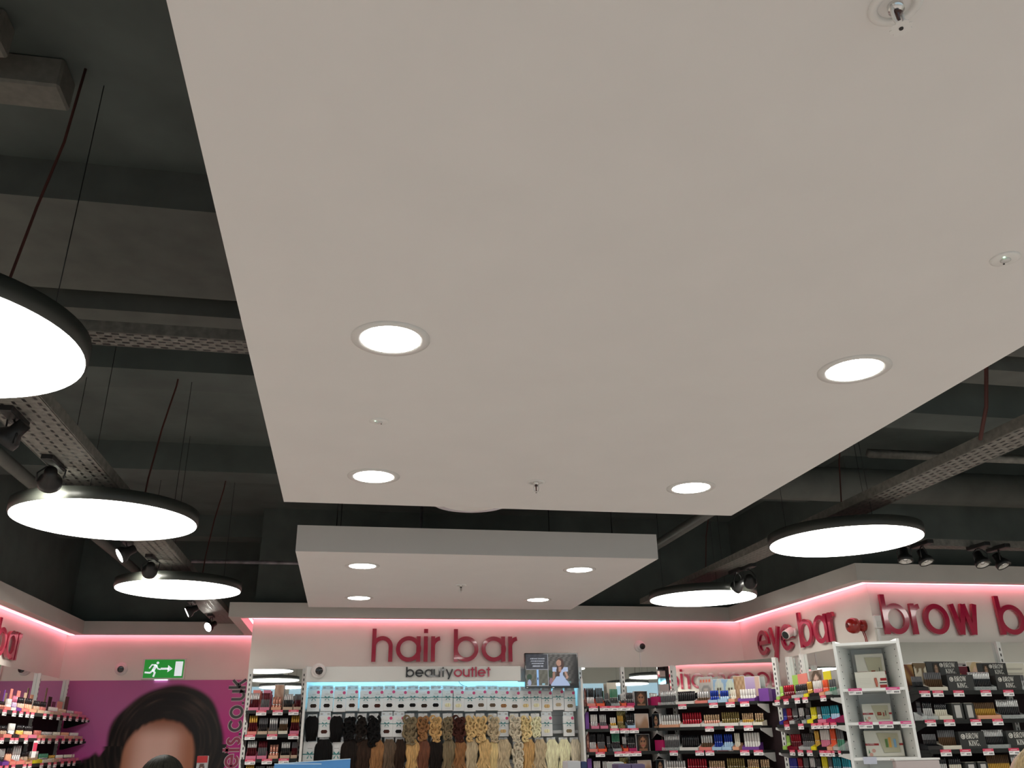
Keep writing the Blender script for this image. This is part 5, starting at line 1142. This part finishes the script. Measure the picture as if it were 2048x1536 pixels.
# ------------------------------------------------------------------ shopper whose fair hair just shows at the right edge
hp = on_y(2072, 1502, 2.6); HX, HY, HT = hp.x, 2.6, 1.553
def person(x, y, top, label, rz, hairmat):
    root = empty('person', (x, y, 0), rz, label=label, cat='person')
    H = top
    J = {}; E = []; Rr = []; V = []
    def add(p, r, parent=None):
        V.append((p[0], p[1], p[2])); Rr.append(r)
        if parent is not None: E.append((parent, len(V) - 1))
        return len(V) - 1
    pel = add((0, 0, H * .53), .14); wa = add((0, .0, H * .62), .125, pel); ch = add((0, .0, H * .74), .14, wa); ne = add((0, -.005, H * .835), .055, ch); add((0, .005, H * .87), .05, ne)
    for s in (-1, 1):
        sh = add((s * .16, 0, H * .80), .06, ch); el = add((s * .22, .02, H * .62), .042, sh); wr = add((s * .20, .10, H * .49), .028, el); pm = add((s * .195, .13, H * .445), .03, wr)
        for i, (dx, L) in enumerate(((-.027, .062), (-.009, .07), (.009, .066), (.026, .052))):
            a = add((s * .195 + dx * .9, .14, H * .445 - .035), .0085, pm); add((s * .195 + dx, .15, H * .445 - .035 - L * .6), .0078, a)
        t = add((s * .165, .15, H * .445 - .0), .010, pm); add((s * .155, .165, H * .445 - .035), .0085, t)
        hp_ = add((s * .09, 0, H * .48), .10, pel); kn = add((s * .10, .015, H * .27), .062, hp_); an = add((s * .10, -.01, H * .05), .04, kn); add((s * .105, .12, .035), .035, an)
    me = bpy.data.meshes.new('body'); me.from_pydata(V, E, []); body = put('body', me, root)
    me.materials.append(mat('dark_clothes', (.03, .03, .04), .8, noise=.2))
    md = body.modifiers.new('skin', 'SKIN'); sv = me.skin_vertices[0].data if me.skin_vertices else None
    if sv is None:
        bpy.context.view_layer.objects.active = body; bpy.ops.object.modifier_remove(modifier='skin'); bpy.ops.object.modifier_add(type='SKIN'); sv = me.skin_vertices[0].data
    for i, r_ in enumerate(Rr): sv[i].radius = (r_, r_ * (.75 if r_ > .09 else 1)); sv[i].use_root = (i == 0)
    sd = body.modifiers.new('smooth', 'SUBSURF'); sd.levels = 1; sd.render_levels = 1
    SK = mat('skin', (.55, .36, .27), .5)
    hd = MB(); c = (0, .01, H - .125); vs = []; fs = []; nu, nv = 24, 18
    for j in range(nv + 1):
        t = math.pi * j / nv
        for i in range(nu):
            a = 2 * math.pi * i / nu; xx, yy, zz = math.sin(t) * math.cos(a), math.sin(t) * math.sin(a), math.cos(t)
            taper = 1 - .28 * max(0, -zz); nose = .018 * math.exp(-((xx / .16) ** 2 + ((zz + .12) / .2) ** 2)) if yy > 0 else 0
            vs.append((c[0] + .075 * xx * taper, c[1] + .095 * yy * (1 - .12 * max(0, -zz)) + nose, c[2] + .115 * zz))
    for j in range(nv):
        for i in range(nu): fs.append((j * nu + i, (j + 1) * nu + i, (j + 1) * nu + (i + 1) % nu, j * nu + (i + 1) % nu))
    hd.add(vs, fs, 0, True); head = hd.build('head', SK, root)
    for s in (-1, 1):
        e = MB(); ellipsoid(e, (s * .03, .092, H - .12), (.013, .009, .009), 10, 8); e.build('eye', WPLA, head)
        e = MB(); ellipsoid(e, (s * .075, .0, H - .13), (.01, .018, .03), 10, 8); e.build('ear', SK, head)
    e = MB(); ellipsoid(e, (0, .092, H - .185), (.024, .008, .007), 12, 6); e.build('mouth', mat('lip_red', (.45, .14, .13), .4), head)
    hm = MB(); rnd = random.Random(5); ellipsoid(hm, (0, -.012, H - .105), (.090, .098, .108), 22, 14)
    for i in range(300):
        a = rnd.uniform(math.radians(150), math.radians(390)); pts = []; rr = []
        for k in range(12):
            f = k / 11; t = f * 1.9; rad = .092 + .004 * rnd.random()
            if t < 1.5: p_ = (rad * math.sin(t) * math.cos(a), -.012 + (rad + .01) * math.sin(t) * math.sin(a), H - .105 + .110 * math.cos(t))
            else: p_ = (rad * math.cos(a) * 1.02, -.012 + (rad + .01) * math.sin(a) * 1.02, H - .10 - (t - 1.5) * .55)
            pts.append(p_); rr.append(.0034 * (1 - .4 * f))
        hm.tube(pts, rr, 5)
    hm.build('hair', hairmat, root)
person(HX, HY, HT, 'shopper with fair hair, crown just showing at the bottom right corner', .4, mat('hair_fair', (.46, .35, .18), .42, noise=.4, nscale=14, stretch=(8, 8, 1)))
hp = on_y(331, 1513, 4.3)
person(hp.x, 4.3, hp.z, 'shopper with dark hair, crown just showing in front of the poster', -.3, mat('hair_dark', (.014, .014, .010), .5, noise=.5, nscale=14, stretch=(8, 8, 1), spec=.12))
